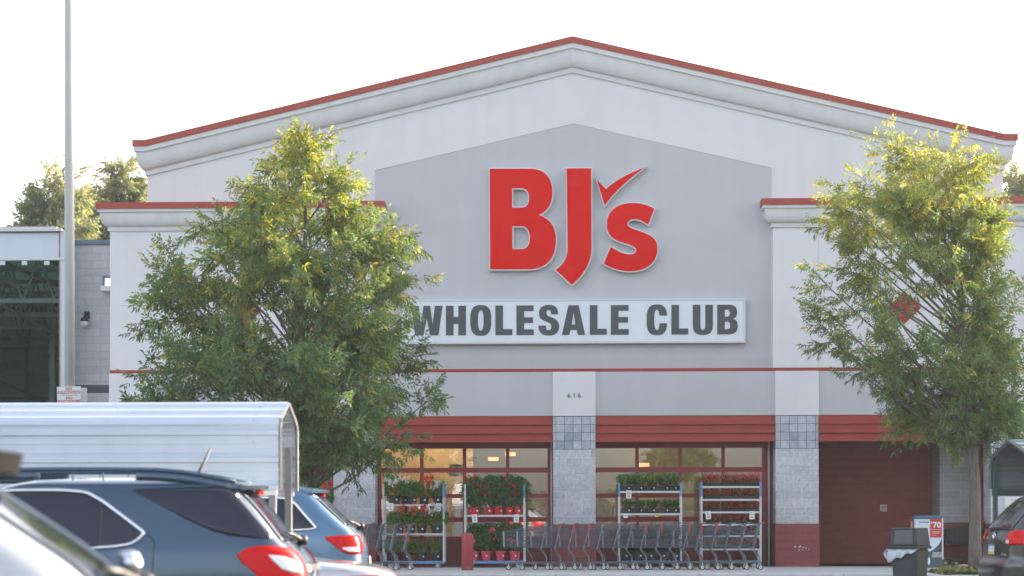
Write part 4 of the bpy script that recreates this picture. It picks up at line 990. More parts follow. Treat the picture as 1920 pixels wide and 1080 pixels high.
# ------------------------------------------------------------------ shopping carts
def make_cart(label, group):
    R = empty('shopping_cart', (0, 0, 0), 0, label, 'shopping cart', group)
    hw_ = .30
    zt = lambda x: .873+(1.035-.873)*x/1.0; zb = lambda x: .538-.035*x/.86
    xf_t, xf_b, xr_t, xr_b = 0.0, .012, 1.0, .86
    def sidept(u, v, sd):        # u along, v up
        xb, xt = xf_b+(xr_b-xf_b)*u, xf_t+(xr_t-xf_t)*u
        x = xb+(xt-xb)*v; z = zb(xb)+(zt(xt)-zb(xb))*v
        y = sd*((hw_-.06)+(.06)*v)*(.80+.20*u); return Vector((x, y, z))
    bk = MB(); r = .0026
    for sd in (-1, 1):
        for u in np.linspace(0, 1, 27): bk.tube([sidept(u, 0, sd), sidept(u, 1, sd)], r, 3, cap=False)
        for v, rr in ((0, .005), (.12, r), (.36, .004), (.70, .004), (.86, r), (1, .006)): bk.tube([sidept(0, v, sd), sidept(1, v, sd)], rr, 4, cap=False)
    for u in (0, 1):
        for q in np.linspace(-1, 1, 13):
            a, b = sidept(u, 0, 1), sidept(u, 1, 1); bk.tube([(a.x, a.y*q, a.z), (b.x, b.y*q, b.z)], r, 3, cap=False)
        for v in (0, .36, .7, 1): p = sidept(u, v, 1); bk.tube([(p.x, -p.y, p.z), p], .004, 4, cap=False)
    for u in np.linspace(0, 1, 14): p = sidept(u, 0, 1); bk.tube([(p.x, -p.y, p.z), p], r, 3, cap=False)
    for q in np.linspace(-1, 1, 11): a, b = sidept(0, 0, 1), sidept(1, 0, 1); bk.tube([(a.x, a.y*q, a.z), (b.x, b.y*q, b.z)], r, 3, cap=False)
    bk.build('basket', M['cart'], R)
    for sd in (-1, 1):
        cn = MB(); a, b = sidept(0, 0, sd), sidept(0, 1, sd); cn.tube([a+Vector((.0, 0, -.01)), b+Vector((0, 0, .01))], .014, 6); cn.build('corner_guard', M['steel'], R)
    fr = MB()
    for sd in (-1, 1):
        Y = sd*hw_
        fr.tube([(1.09, Y, 1.066), (1.0, Y, 1.046), (.86, Y, .461), (.985, Y, .30), (.99, Y, .19), (.97, Y, .165), (.10, Y*.72, .105+.05), (.02, Y*.66, .12)], .0135, 6)
        fr.tube([(.53, Y*.86, .50), (.56, Y*.86, .44), (.66, Y*.86, .28), (.66, Y*.86, .165)], .008, 5)
        fr.tube([(.94, Y, .115), (.97, Y, .165), (1.0, Y, .11), (1.01, Y, .06)], .012, 5)
    for x_, z_ in ((.97, .165), (.66, .165), (.30, .15), (.06, .13)): fr.tube([(x_, -hw_*.9, z_), (x_, hw_*.9, z_)], .009, 5)
    for q in np.linspace(-.8, .8, 7): fr.tube([(.08, hw_*.7*q, .155), (.95, hw_*q, .19)], .004, 4)
    fr.build('frame', M['cart'], R)
    h = MB(); h.tube([(1.085, -hw_-.01, 1.066), (1.085, hw_+.01, 1.066)], .019, 8); h.build('handle', M['cart'], R)
    st = MB()
    for q in np.linspace(-.85, .85, 9): st.tube([(.985, hw_*q, 1.03), (.70, hw_*.92*q, .985)], .003, 3, cap=False)
    for x_, z_ in ((.985, 1.03), (.84, 1.01), (.70, .985)): st.tube([(x_, -hw_*.88, z_), (x_, hw_*.88, z_)], .005, 4)
    st.build('child_seat', M['cart'], R)
    for (x_, y_, wr) in ((.115, hw_*.70, .058), (.115, -hw_*.70, .058), (1.01, hw_, .062), (1.01, -hw_, .062)):
        t = MB(); t.lathe([(wr*.8, -.016), (wr, -.012), (wr, .012), (wr*.8, .016)], (x_, y_, wr), 18, 'y'); wo = t.build('wheel', M['rubber'], R)
        t = MB(); t.lathe([(wr*.62, -.018), (wr*.66, 0), (wr*.62, .018)], (x_, y_, wr), 14, 'y'); t.build('hub', M['whitewheel'], wo)
        t = MB(); t.box(x_-.012, x_+.012, y_-.022, y_-.017, wr, wr*2.35); t.box(x_-.012, x_+.012, y_+.017, y_+.022, wr, wr*2.35); t.box(x_-.018, x_+.018, y_-.022, y_+.022, wr*2.2, wr*2.45); t.build('fork', M['steel'], wo)
    return R
CARTY = -3.25
proto = make_cart('x', 'nested shopping carts along the shop front')
ORD = ['first', 'second', 'third', 'fourth', 'fifth', 'sixth', 'seventh', 'eighth', 'ninth', 'tenth', 'eleventh', 'twelfth', 'thirteenth', 'fourteenth', 'fifteenth', 'sixteenth']
def strap(root, sd=-1, low=False):
    m = MB(); m.box(.985, 1.012, sd*.31-.010, sd*.31+.010, .86, 1.06); m.box(.98, 1.015, -.3, -.1, 1.052, 1.068); m.build('red_strap', M['red_plastic'], root)
def flap(root):
    m = MB(); m.box(.955, .995, -.24, .24, 1.048, 1.06); m.build('seat_flap', M['red_plastic'], root)
tops = [1025.7, 1051.5, 1077, 1106, 1131, 1161.6, 1186, 1212.5, 1241, 1268.5, 1293, 1316, 1345, 1371, 1399, 1425]
reds = {2, 3, 7, 8, 10, 11, 12}
flaps = {1, 4, 5, 6, 8, 12, 15}
copies = []
rnd = random.Random(8)
for i, p in enumerate(tops):
    r = proto if i == 0 else copy_tree(proto)
    X = PX(p, CARTY-.3, 990)
    r.location = (X-1.0, CARTY+rnd.uniform(-.015, .015), .15); r.rotation_euler = (0, 0, rnd.uniform(-.008, .008))
    end = ' whose whole basket front shows' if i == 0 else (' at the right end' if i == 15 else '')
    r['label'] = 'grey wire cart' + (' with hanging red strap' if i in reds else '') + ', ' + ORD[i] + ' from left in the long nested row' + end
    copies.append(r)
for i, r in enumerate(copies):
    if i in reds: strap(r)
    if i in flaps: flap(r)
for i, p in enumerate([767.8, 742, 716.7, 691.7]):
    r = empty('shopping_cart', (0, 0, 0)); COL.objects.unlink(r); bpy.data.objects.remove(r)
    src = [o for o in ALLOBJ if o.parent == proto and not o.name.startswith(('red_strap', 'seat_flap'))]
    r = proto.copy(); COL.objects.link(r)
    for o in src:
        copy_tree(o, r)
    X = PX(p, CARTY-.3, 990); r.location = (X-1.0, CARTY-.05, .15); r.rotation_euler = (0, 0, rnd.uniform(-.008, .008))
    r['group'] = 'short row of carts by the left pillar'
    r['label'] = ('grey wire cart, ' + ['right end one', 'second from the right', 'third from the right', 'leftmost visible one'][i] + ' of the short row behind the light blue SUV')
    flap(r)
    if i == 0:
        m = MB(); m.box(.87, .885, -.305, -.29, .72, .99); m.build('red_strap', M['red_plastic'], r)
# dark plastic carts in the alcove
def dark_cart(label, px_r, Y):
    R = empty('plastic_cart', (PX(px_r, Y, 1000)-1.0, Y, .15), 0, label, 'shopping cart', 'black carts in the alcove')
    m = MB()
    for sd in (-1, 1):
        rows = []
        for u in np.linspace(0, 1, 9): rows.append([(u*.98, sd*.27*(.85+.15*u), .50+.05*(1-u)), (u*.98, sd*.30*(.85+.15*u), .86+.17*u)])
        m.grid(rows)
        for u in np.linspace(.04, .98, 22): m.box(u-.006, u+.006, sd*.305*(.85+.15*u)-.012, sd*.305*(.85+.15*u)+.012, .52, .86+.15*u)
    m.grid([[(0, -.24, .55), (0, .24, .55)], [(.98, -.27, .5), (.98, .27, .5)]]); m.grid([[(0, -.23, .55), (0, .23, .55)], [(0, -.255, .87), (0, .255, .87)]])
    m.build('basket', M['darkcart'], R, solid=.012)
    f = MB()
    for sd in (-1, 1):
        f.tube([(1.06, sd*.29, 1.05), (.98, sd*.29, 1.0), (.86, sd*.29, .5), (.95, sd*.28, .3), (.96, sd*.28, .17), (.08, sd*.2, .15)], .018, 6)
    f.box(.1, .95, -.22, .22, .155, .175); f.build('frame', M['darkcart'], R)
    m = MB(); m.tube([(1.07, -.3, 1.06), (1.07, .3, 1.06)], .022, 8); m.build('handle', M['red_plastic'], R)
    for (x_, y_) in ((.12, .2), (.12, -.2), (.95, .27), (.95, -.27)):
        t = MB(); t.lathe([(.05, -.016), (.065, -.012), (.065, .012), (.05, .016)], (x_, y_, .065), 16, 'y'); wo = t.build('wheel', M['rubber'], R)
        t = MB(); t.lathe([(.03, -.018), (.035, .0), (.03, .018)], (x_, y_, .065), 12, 'y'); t.build('hub', M['whitewheel'], wo)
    return R
dark_cart('black plastic cart behind the right tree trunk, nearer to the alcove', 1838, .55)
dark_cart('black plastic cart pushed in behind the other one, its red handle showing', 1858, .50)

# ------------------------------------------------------------------ plants
def plant_mesh(kind, seed):
    rng = np.random.default_rng(seed); b = []; d = []; L = []; Wd = []; c = []
    def put(p, dv, l, w, col): b.append(p); d.append(dv); L.append(l); Wd.append(w); c.append(np.array(col)*rng.uniform(.65, 1.35))
    if kind in ('geranium', 'leafy'):
        for i in range(330):
            a = rng.uniform(0, 6.28); e = rng.uniform(.05, 1); r = .17*rng.uniform(.3, 1)**.5
            p = np.array([r*math.cos(a), r*math.sin(a)*.9, .02+.2*e*rng.uniform(.6, 1)]); put(p, unit(np.array([math.cos(a), math.sin(a), rng.uniform(-.4, .8)])), rng.uniform(.04, .075), .055, (.13, .27, .07))
    if kind == 'grass':
        for i in range(170):
            a = rng.uniform(0, 6.28); t = rng.uniform(.05, .5); put(np.array([.05*math.cos(a), .05*math.sin(a), 0]), np.array([math.cos(a)*t, math.sin(a)*t, 1]), rng.uniform(.22, .52), .012, (.17, .27, .08))
        for i in range(150):
            a = rng.uniform(0, 6.28); r = .14*rng.uniform(.2, 1); put(np.array([r*math.cos(a), r*math.sin(a), rng.uniform(0, .14)]), rng.normal(size=3)+np.array([0, 0, .5]), .06, .045, (.13, .26, .075))
    if kind == 'bush':
        for i in range(620):
            p = unit(rng.normal(size=3))*rng.uniform(.55, 1)*np.array([.19, .17, .36])+np.array([0, 0, .38]); put(p, rng.normal(size=3)+np.array([0, -.2, -.1]), rng.uniform(.06, .10), .042, (.075, .18, .055))
    if kind == 'hosta':
        for i in range(70):
            a = rng.uniform(0, 6.28); t = rng.uniform(.25, 1.1); put(np.array([rng.uniform(-.09, .09), rng.uniform(-.06, .06), rng.uniform(0, .06)]), np.array([math.cos(a)*t, math.sin(a)*t, 1]), rng.uniform(.17, .30), .085, (.12, .25, .085))
    if kind == 'yellow_hosta':
        for i in range(75):
            a = rng.uniform(0, 6.28); t = rng.uniform(.25, 1.2); put(np.array([rng.uniform(-.09, .09), rng.uniform(-.06, .06), rng.uniform(0, .06)]), np.array([math.cos(a)*t, math.sin(a)*t, 1]), rng.uniform(.16, .30), .08, (.20, .30, .05))
    if kind == 'fern':
        for i in range(150):
            a = rng.uniform(0, 6.28); t = rng.uniform(.3, 1.3); put(np.array([rng.uniform(-.10, .10), rng.uniform(-.06, .06), rng.uniform(0, .05)]), np.array([math.cos(a)*t, math.sin(a)*t, 1]), rng.uniform(.14, .28), .03, (.02, .055, .022))
    if kind == 'begonia':
        for i in range(240):
            p = np.array([rng.uniform(-.24, .24), rng.uniform(-.13, .13), rng.uniform(0, .11)]); rr = rng.random()
            put(p, rng.normal(size=3)*.7+np.array([0, 0, .6]), rng.uniform(.03, .055), .04, (.30, .05, .045) if rr < .5 else ((.16, .20, .05) if rr < .78 else (.05, .03, .02)))
    b = np.array(b); d = np.array(d)
    return leaf_mesh('foliage', b, d, np.array(L), np.array(Wd), np.clip(np.array(c), 0, 1), M['leaf'], None, droop=.25, seed=seed).data
def flower_mesh(kind, seed, col, n, zr, rr_, size=.055):
    rng = np.random.default_rng(seed); b = []; d = []; c = []
    for i in range(n):
        if kind == 'flat': p = np.array([rng.uniform(-.24, .24), rng.uniform(-.13, .13), rng.uniform(*zr)])
        else:
            a = rng.uniform(0, 6.28); r = rr_*rng.uniform(.3, 1)**.5; p = np.array([r*math.cos(a), r*math.sin(a)-.03, rng.uniform(*zr)])
        k = 9 if kind != 'flat' else 5
        for j in range(k):
            dv = rng.normal(size=3)+np.array([0, -.5, .4]); b.append(p+rng.normal(size=3)*size*.35); d.append(dv); c.append(np.array(col)*rng.uniform(.75, 1.2))
    return leaf_mesh('flowers', np.array(b), np.array(d), size, size*.8, np.clip(np.array(c), 0, 1), M['petal'], None, droop=.1, seed=seed).data
def protos():
    P = {}
    for k in ('geranium', 'leafy', 'grass', 'bush', 'hosta', 'yellow_hosta', 'fern', 'begonia'): P[k] = [plant_mesh(k, 31+i*7) for i in range(3)]
    F = {'red': [flower_mesh('head', 3+i, (.62, .02, .02), 5, (.15, .26), .17) for i in range(2)], 'white': [flower_mesh('head', 7+i, (.74, .76, .80), 17, (.15, .27), .18) for i in range(2)],
         'bushred': [flower_mesh('head', 17+i, (.50, .015, .03), 5, (.18, .76), .19, .045) for i in range(3)], 'pink': [flower_mesh('head', 27+i, (.70, .10, .18), 4, (.2, .6), .19, .06) for i in range(3)],
         'begonia': [flower_mesh('flat', 37+i, (.62, .05, .06), 60, (.05, .14), 0, .032) for i in range(3)]}
    return P, F
PM, FM = protos()
for o in [o for o in ALLOBJ if o.parent is None and o.name.split('.')[0] in ('foliage', 'flowers')]:
    ALLOBJ.remove(o); bpy.data.objects.remove(o)
def potmesh(r, h, name, sq=False):
    m = MB()
    if sq:
        rows = [(.25, .13, 0), (.27, .15, h)]
        m.add([(-.25, -.13, 0), (.25, -.13, 0), (.25, .13, 0), (-.25, .13, 0), (-.265, -.145, h), (.265, -.145, h), (.265, .145, h), (-.265, .145, h)], [(3, 2, 1, 0), (4, 5, 6, 7), (0, 1, 5, 4), (1, 2, 6, 5), (2, 3, 7, 6), (3, 0, 4, 7)])
        for q in np.linspace(-.24, .24, 9): m.box(q-.004, q+.004, -.15, -.12, .005, h-.005)
    else: m.lathe([(r*.74, 0), (r*.95, h*.86), (r*1.04, h*.86), (r*1.06, h), (r*.93, h), (r*.9, h-.02)], (0, 0, 0), 20)
    return m
POTM = {}
def pot_obj(kind, parent):
    if kind not in POTM:
        r, h, mt, sq = {'black': (.125, .20, 'black_pot', 0), 'big_black': (.16, .22, 'black_pot', 0), 'red': (.105, .19, 'red_pot', 0), 'pink': (.125, .23, 'pink_pot', 0), 'tray': (0, .075, 'black_pot', 1), 'deep_tray': (0, .13, 'black_pot', 1)}[kind]
        o = potmesh(r, h, kind, sq).build('tray' if sq else 'pot', M[mt], parent, smooth=False); POTM[kind] = (o.data, h); return h
    me, h = POTM[kind]; link('tray' if 'tray' in kind else 'pot', me, parent); return h
def potted(name, label, cat, loc, pot, fol, fl=None, group=None, scale=1, seed=0, fscale=(1, 1, 1), tagc=True):
    R = empty(name, loc, random.Random(seed).uniform(-.25, .25) if 'tray' not in pot else 0, label, cat, group)
    h = pot_obj(pot, R)
    o = link('foliage', PM[fol][seed % 3], R); fs = {'geranium': (1.3, 1.2, 1.55), 'leafy': (1.3, 1.2, 1.6), 'grass': (1.1, 1, 1.15), 'bush': (1.1, 1, 1.05), 'hosta': (1.35, 1.2, 1.25), 'yellow_hosta': (1.35, 1.2, 1.35), 'fern': (1.3, 1, 1.1), 'begonia': (1, 1, 1.45)}[fol]
    fscale = tuple(a*b for a, b in zip(fscale, fs))
    o.location = (0, 0, h-.02); o.scale = fscale
    if fl: f = link('flowers', FM[fl][seed % len(FM[fl])], R); f.location = (0, 0, h-.02); f.scale = fscale
    if tagc and pot not in ('tray',):
        m = MB(); m.box(.02, .055, -.165 if 'tray' in pot else -.150, -.142 if 'tray' in pot else -.118, h*.45, h*.45+.035); m.build('price_sticker', M['paper'], R)
    return R
RY = -1.25            # rack front plane
def rack(label, pl, pr, ptop, shelves, blue=True, dark=False):
    """plant trolley: shelves given by photo height"""
    x0, x1 = PX(pl, RY, 980), PX(pr, RY, 980); zt = PZ((pl+pr)/2, ptop, RY)
    R = empty('plant_rack', ((x0+x1)/2, RY, .15), 0, label, 'plant rack', 'plant racks along the windows')
    h = (x1-x0)/2; dp = .56
    for sx in (-1, 1):
        for y_ in (0, dp):
            m = MB(); m.box(sx*h-.022, sx*h+.022, y_-.022, y_+.022, .13, zt-.15-.33); o = m.build('post', M['rackpost'], R)
            m = MB(); m.box(sx*h-.023, sx*h+.023, y_-.023, y_+.023, zt-.15-.328, zt-.15); m.build('post_top', M['rackblue'] if sx > 0 or dark else M['rackpost'], o)
    zs = []
    for s_ in shelves:
        z = PZ((pl+pr)/2, s_, RY)-.15; zs.append(z)
        m = MB(); m.box(-h+.024, h-.024, -.012, dp+.012, z-.022, z-.010); m.box(-h+.024, h-.024, -.02, -.013, z-.035, z+.006); m.box(-h+.024, h-.024, dp+.013, dp+.02, z-.035, z+.006); m.build('shelf', M['rackpost'], R)
    m = MB(); m.box(-h, h, -.025, dp+.025, .10, .16); m.build('rack_base', M['rackblue'], R)
    for sx in (-1, 1):
        for y_ in (.05, dp-.05):
            m = MB(); m.lathe([(.03, -.015), (.05, -.012), (.05, .012), (.03, .015)], (sx*(h-.15), y_, .05), 14, 'y'); m.box(sx*(h-.15)-.02, sx*(h-.15)+.02, y_-.02, y_+.02, .05, .10); m.build('caster', M['whitewheel'], R)
    return R, zs, x0, x1
def price(px_, py, label, w_=.12, h_=.19, mat='paper', Y=RY-.03):
    p = at(px_, py, Y)
    R = empty('price_card', (p.x, Y, p.z), 0, label, 'price card', 'price cards clipped to the plant racks'); R.rotation_euler = (0, rad(random.Random(int(px_)).uniform(-4, 4)), 0)
    m = MB(); m.box(-w_/2, w_/2, -.003, .003, -h_/2, h_/2); m.build('card', M[mat], R)
    m = MB()
    if h_ > .12:
        for k, zz in enumerate((.055, .02, -.02, -.055)): m.box(-.035, .035 if k % 2 else .02, -.0045, -.0031, zz-.007, zz+.007)
    else: m.box(-.03, .03, -.0045, -.0031, -.006, .006)
    m.build('print', M['ink'] if mat == 'paper' else M['blacktrim'], R)
# rack 1: geraniums
R, zs, x0, x1 = rack('tall plant rack of geraniums in black pots left of the red bollard', 719, 832, 907, (946, 1000.5))
def at_shelf(px_, z, back=.2): return (PX(px_, RY, 980), RY+back, .15+z)
rows = [(739, 0, 'big_black', 'geranium', 'white', 'white geranium in a wide black pot, left end of the top shelf'), (758, 0, 'black', 'grass', None, 'grassy spike plant in a black pot behind the white geranium'), (772, 0, 'black', 'leafy', None, 'plain green leafy plant in a black pot on the geranium rack top shelf'),
        (795, 0, 'black', 'geranium', 'red', 'red geranium in a black pot, third along the geranium rack top shelf'), (820, 0, 'black', 'grass', 'white', 'spiky grass with a white bloom, right end of the geranium rack top shelf'),
        (748, 1, 'black', 'geranium', 'red', 'red geranium above the short cart row, left on the middle shelf'), (769, 1, 'black', 'leafy', 'red', 'green geranium with a few red blooms, second on the middle shelf'), (790, 1, 'black', 'geranium', 'red', 'bright red geranium beside the white one on the middle shelf'), (819, 1, 'big_black', 'geranium', 'white', 'white geranium in a big black pot, right end of the middle shelf')]
for i, (p, sh, pot, fol, fl, lab) in enumerate(rows):
    potted('potted_plant', lab, 'potted plant', at_shelf(p, zs[sh]+.002, .14 if i != 1 else .40), pot, fol, fl, 'potted plants on the geranium rack', seed=i, fscale=(1.05, 1, 1.1))
for i, (p, fol, lab) in enumerate([(738, 'leafy', 'leafy plant in a black pot behind the short cart row on the rack base'), (762, 'leafy', 'low green plant in a black pot, second on the geranium rack base'), (790, 'grass', 'grassy plant in a black pot, third on the geranium rack base'), (817, 'grass', 'grassy plant in a black pot at the right end of the geranium rack base')]):
    potted('potted_plant', lab, 'potted plant', at_shelf(p, .162, .14), 'black', fol, 'red' if i == 1 else None, 'potted plants on the geranium rack', seed=i+3, fscale=(.95, .95, 1))
price(733, 951, 'white price card at the left of the geranium rack top shelf'); price(822, 951, 'white price card at the right of the geranium rack top shelf')
# rack 2: mandevillas in red pots above, pink pots below
R, zs, x0, x1 = rack('plant rack of tall bushes in red and pink pots right of the bollard', 872, 983, 908, (966,))
for i, p in enumerate((890, 917, 934.5, 955, 972)):
    potted('potted_plant', ORD[i]+' red pot from the left with a tall red flowered bush on the shelf', 'potted plant', at_shelf(p, zs[0]+.002, .13), 'red', 'bush', 'bushred', 'red pots on the shelf', seed=i, fscale=(1.15, 1.1, 1.02+.05*(i % 2)))
for i, p in enumerate((882, 926, 948)):
    potted('potted_plant', ['leftmost', 'middle', 'rightmost'][i]+' rear bush standing behind the front red pots on the shelf', 'potted plant', at_shelf(p, zs[0]+.002, .40), 'red', 'bush', 'bushred', 'rear bushes on the shelf', seed=i+1, fscale=(1.2, 1, 1.0))
for i, p in enumerate((888, 911, 938, 965)):
    potted('potted_plant', ORD[i]+' pink pot from the left with a pink flowered bush on the rack base', 'potted plant', at_shelf(p, .162, .14), 'pink', 'bush', 'pink', 'pink pots on the rack base', seed=i, fscale=(1.1, 1, .92))
price(890, 972, 'white price card at the left of the red pot shelf'); price(968, 972, 'white price card at the right of the red pot shelf')
# rack 3: hostas
R, zs, x0, x1 = rack('plant rack of green hostas in black trays behind the cart row', 1161, 1277, 905, (921, 963), dark=True)
for sh in (0, 1):
    for i, p in enumerate((1178, 1201, 1225, 1250, 1266)):
        kind = 'yellow_hosta' if (sh == 0 and i == 2) else 'hosta'
        potted('potted_plant', ('lime green' if kind != 'hosta' else 'dark green')+' hosta in a black tray, '+ORD[i]+' along the '+('top' if sh == 0 else 'second')+' hosta shelf', 'potted plant', at_shelf(p, zs[sh]+.002, .17), 'deep_tray', kind, None, 'hostas on the rack', seed=i+sh, fscale=(.85, .9, 1.0 if sh == 0 else .85)).scale = (.55, 1, 1)
    for i, p in enumerate((1172, 1196, 1220, 1243, 1262)):
        if sh == 0: potted('potted_plant', ORD[i]+' tall leafy plant from the left in the rear of the top hosta shelf', 'potted plant', at_shelf(p, zs[sh]+.002, .42), 'deep_tray', 'hosta', None, 'rear plants on the hosta rack', seed=i+2, fscale=(.9, 1, 1.25), tagc=False).scale = (.6, 1, 1)
for i, p in enumerate((1166, 1188, 1212, 1236, 1258)):
    potted('potted_plant', ORD[i]+' dark fern from the left in black pots on the hosta rack base', 'potted plant', at_shelf(p, .50, .2), 'black', 'fern', None, 'ferns low on the hosta rack', seed=i, fscale=(1.15, 1, 1.1), tagc=False)
    potted('potted_plant', ORD[i]+' black pot from the left on the bottom of the hosta rack', 'potted plant', at_shelf(p+8, .162, .16), 'big_black', 'fern', None, 'pots on the hosta rack bottom', seed=i+1, fscale=(.7, .7, .5))
m = MB(); m.box(-(x1-x0)/2+.024, (x1-x0)/2-.024, -.012, .57, .476, .49); m.build('shelf', M['rackpost'], R)
price(1179, 927, 'white price card on the top hosta shelf'); price(1173, 967, 'small white price card on the second hosta shelf', .10, .10); price(1232, 966, 'small yellow price card on the second hosta shelf', .09, .07, 'yellow')
# rack 4: begonia flats
R, zs, x0, x1 = rack('plant rack of red begonia flats near the right pillar', 1315.5, 1426, 904, (912, 936, 959.5, 983, 1004, 1029), dark=True)
for sh in range(6):
    for i, p in enumerate((1333, 1371.5, 1409)):
        potted('begonia_flat', 'black flat of red begonias, '+['left', 'middle', 'right'][i]+' on the '+['top', 'second', 'third', 'fourth', 'fifth', 'lowest'][sh]+' begonia shelf', 'plant tray', at_shelf(p, zs[sh]+.002, .17), 'tray', 'begonia', 'begonia', 'begonia flats on the rack', seed=i+sh, fscale=(.94, 1, 1.15 if sh == 0 else .95)).scale = (.92, 1, 1)
price(1328, 966, 'white price card at the left of the third begonia shelf'); price(1410, 966, 'white price card at the right of the third begonia shelf')
# a plant seen left of the first pillar
potted('potted_plant', 'red geranium showing between the left tree trunk and the pillar', 'potted plant', (PX(606, RY, 920), RY+.1, 1.55), 'black', 'geranium', 'red', None, seed=1)
q_ = empty('display_table', (PX(596, RY, 920), RY+.1, .15), 0, 'plant stand beside the left tree trunk behind the light blue SUV', 'plant stand')
m = MB(); m.box(-.5, .5, -.25, .25, 1.36, 1.395); m.build('table_top', M['rackpost'], q_)
for sx in (-.46, .46):
    for sy_ in (-.21, .21): m = MB(); m.box(sx-.02, sx+.02, sy_-.02, sy_+.02, 0, 1.358); m.build('leg', M['rackpost'], q_)
potted('potted_plant', 'yellow green leafy plant right behind the left tree trunk', 'potted plant', (PX(588, RY, 920), RY+.1, 1.55), 'black', 'yellow_hosta', None, None, seed=2, fscale=(1.2, 1, 1.3), tagc=False)

# ------------------------------------------------------------------ street things
p = at(876.5, 1068, -3.6)
Bo = empty('bollard', (p.x, -3.6, .15), 0, 'red painted round topped bollard in front of the windows', 'bollard')
m = MB(); m.lathe([(.135, 0), (.135, .76), (.128, .80), (.105, .83), (.06, .85), (.012, .856)], (0, 0, 0), 24); m.build('post', pbr('bollard_paint', (.42, .055, .06), .5, var=.12, scale=9, streak=.15), Bo, smooth=True)
m = MB(); m.lathe([(.137, 0), (.137, .10)], (0, 0, 0), 24); m.build('worn_foot', pbr('worn_bollard_foot', (.27, .055, .055), .7, var=.3, scale=20), Bo)
# trash can
TDp = 36.0; p = atd(1706, 1000, TDp); s_ = FPX/TDp
T = empty('trash_can', (p.x, p.y, 0), rad(-35), 'dark square trash can with hooded lid and white liner hanging out', 'trash can')
zr = 1.45-(1027-HY)/s_; zt = 1.45-(991-HY)/s_
def frust(m, r0, r1, z0, z1, k0=1.0, k1=1.0):
    return m.add([(-r0, -r0*k0, z0), (r0, -r0*k0, z0), (r0, r0*k0, z0), (-r0, r0*k0, z0), (-r1, -r1*k1, z1), (r1, -r1*k1, z1), (r1, r1*k1, z1), (-r1, r1*k1, z1)], [(3, 2, 1, 0), (4, 5, 6, 7), (0, 1, 5, 4), (1, 2, 6, 5), (2, 3, 7, 6), (3, 0, 4, 7)])
m = MB(); frust(m, .19, .235, 0, zr-.03); m.build('bin', M['trash'], T, bev=.045)
m = MB(); frust(m, .262, .262, zr-.03, zr+.018); frust(m, .245, .215, zr+.0185, zt); ld = m.build('lid', M['trash'], T, bev=.016)
for q in range(4):
    m = MB(); hz = zt-zr
    z0, z1 = zr+.05, zt-.035; r_ = lambda z: .245-.03*(z-zr)/hz
    m.add([(-.17, -r_(z0)-.002, z0), (.17, -r_(z0)-.002, z0), (.155, -r_(z1)-.002, z1), (-.155, -r_(z1)-.002, z1)], [(0, 1, 2, 3)])
    if q < 1 or q == 2:
        f = m.build('flap', M['trash_flap'], ld, solid=.006)
        f.matrix_local = Matrix.Rotation(q*math.pi/2, 4, 'Z')
        m = MB()
        for a_, b_ in (((-.185, z0-.015), (.185, z0-.015)), ((.185, z0-.015), (.168, z1+.015)), ((.168, z1+.015), (-.168, z1+.015)), ((-.168, z1+.015), (-.185, z0-.015))):
            m.tube([(a_[0], -r_(a_[1])-.003, a_[1]), (b_[0], -r_(b_[1])-.003, b_[1])], .010, 4)
        f2 = m.build('flap_frame', M['trash'], ld); f2.matrix_local = Matrix.Rotation(q*math.pi/2, 4, 'Z')
N = NT('bin_liner'); N.b.inputs['Base Color'].default_value = (.62, .68, .76, 1); N.b.inputs['Roughness'].default_value = .3; N.b.inputs['Alpha'].default_value = .72; M['liner'] = N.m
rows = []
for i in range(30):
    t = i/29; x_ = -.262+.53*t+(.0); low = (.20*(1-t)**1.0+.02+.018*math.sin(t*17))
    out = lambda k: -.245-.012-.016*math.sin(t*21+k*3)-.012*k
    rows.append([(x_, out(k/5)+(.03 if k == 0 else 0), zr-.03-low*k/5) for k in range(6)])
m = MB(); m.grid(rows)
rows = []
for i in range(12):
    t = i/11; y_ = -.262+.30*t; low = .20*(1-t)**1.5+.01
    rows.append([(-.25-.03-.03*math.sin(t*9+k)*(1-t)-.03*math.sin(k/5*3.1), y_, zr-.03-low*k/5) for k in range(6)])
m.grid(rows); m.build('liner', M['liner'], T, smooth=True, recalc=False, solid=.003)
# kiosk
KY = -1.7; x0, x1 = PX(1713, KY, 1000), PX(1768, KY, 1000); zt = PZ(1740, 970, KY); kw = (x1-x0)/2
Kk = empty('exchange_kiosk', ((x0+x1)/2, KY, .15), 0, 'white and green display cabinet with blue top and red 70 price panel', 'display')
kh = zt-.15
m = MB(); m.box(-kw, kw, 0, .55, 0, kh*.99); m.build('cabinet', M['kioskgreen'], Kk, bev=.02)
m = MB(); frust(m, kw+.01, kw-.06, 0, .05, .33/kw, .27/kw); t_ = m.build('top', M['kioskblue'], Kk, bev=.02); t_.location = (0, .275, kh*.99+.002)
pth = path((-kw+.02, kh*.97), (kw-.02, kh*.97), (kw-.02, kh*.66), ((kw-.02, kh*.5), (kw-.15, kh*.40), (kw-.28, kh*.33)), (-kw+.02, kh*.28))
m = MB(); m.prism([pth], -.012, -.002); m.build('white_panel', M['kioskwhite'], Kk)
px0 = kw-.30
m = MB(); m.box(px0, kw-.03, -.018, -.013, kh*.60, kh*.965); rp = m.build('red_panel', M['red_plastic'], Kk)
text_mesh('price', '70', .19, M['paper'], rp, (px0+.155, -.0195, kh*.845), .006, .001, sx=1.0); text_mesh('price_sign', '$', .085, M['paper'], rp, (px0+.035, -.0195, kh*.885), .003, .001)
m = MB()
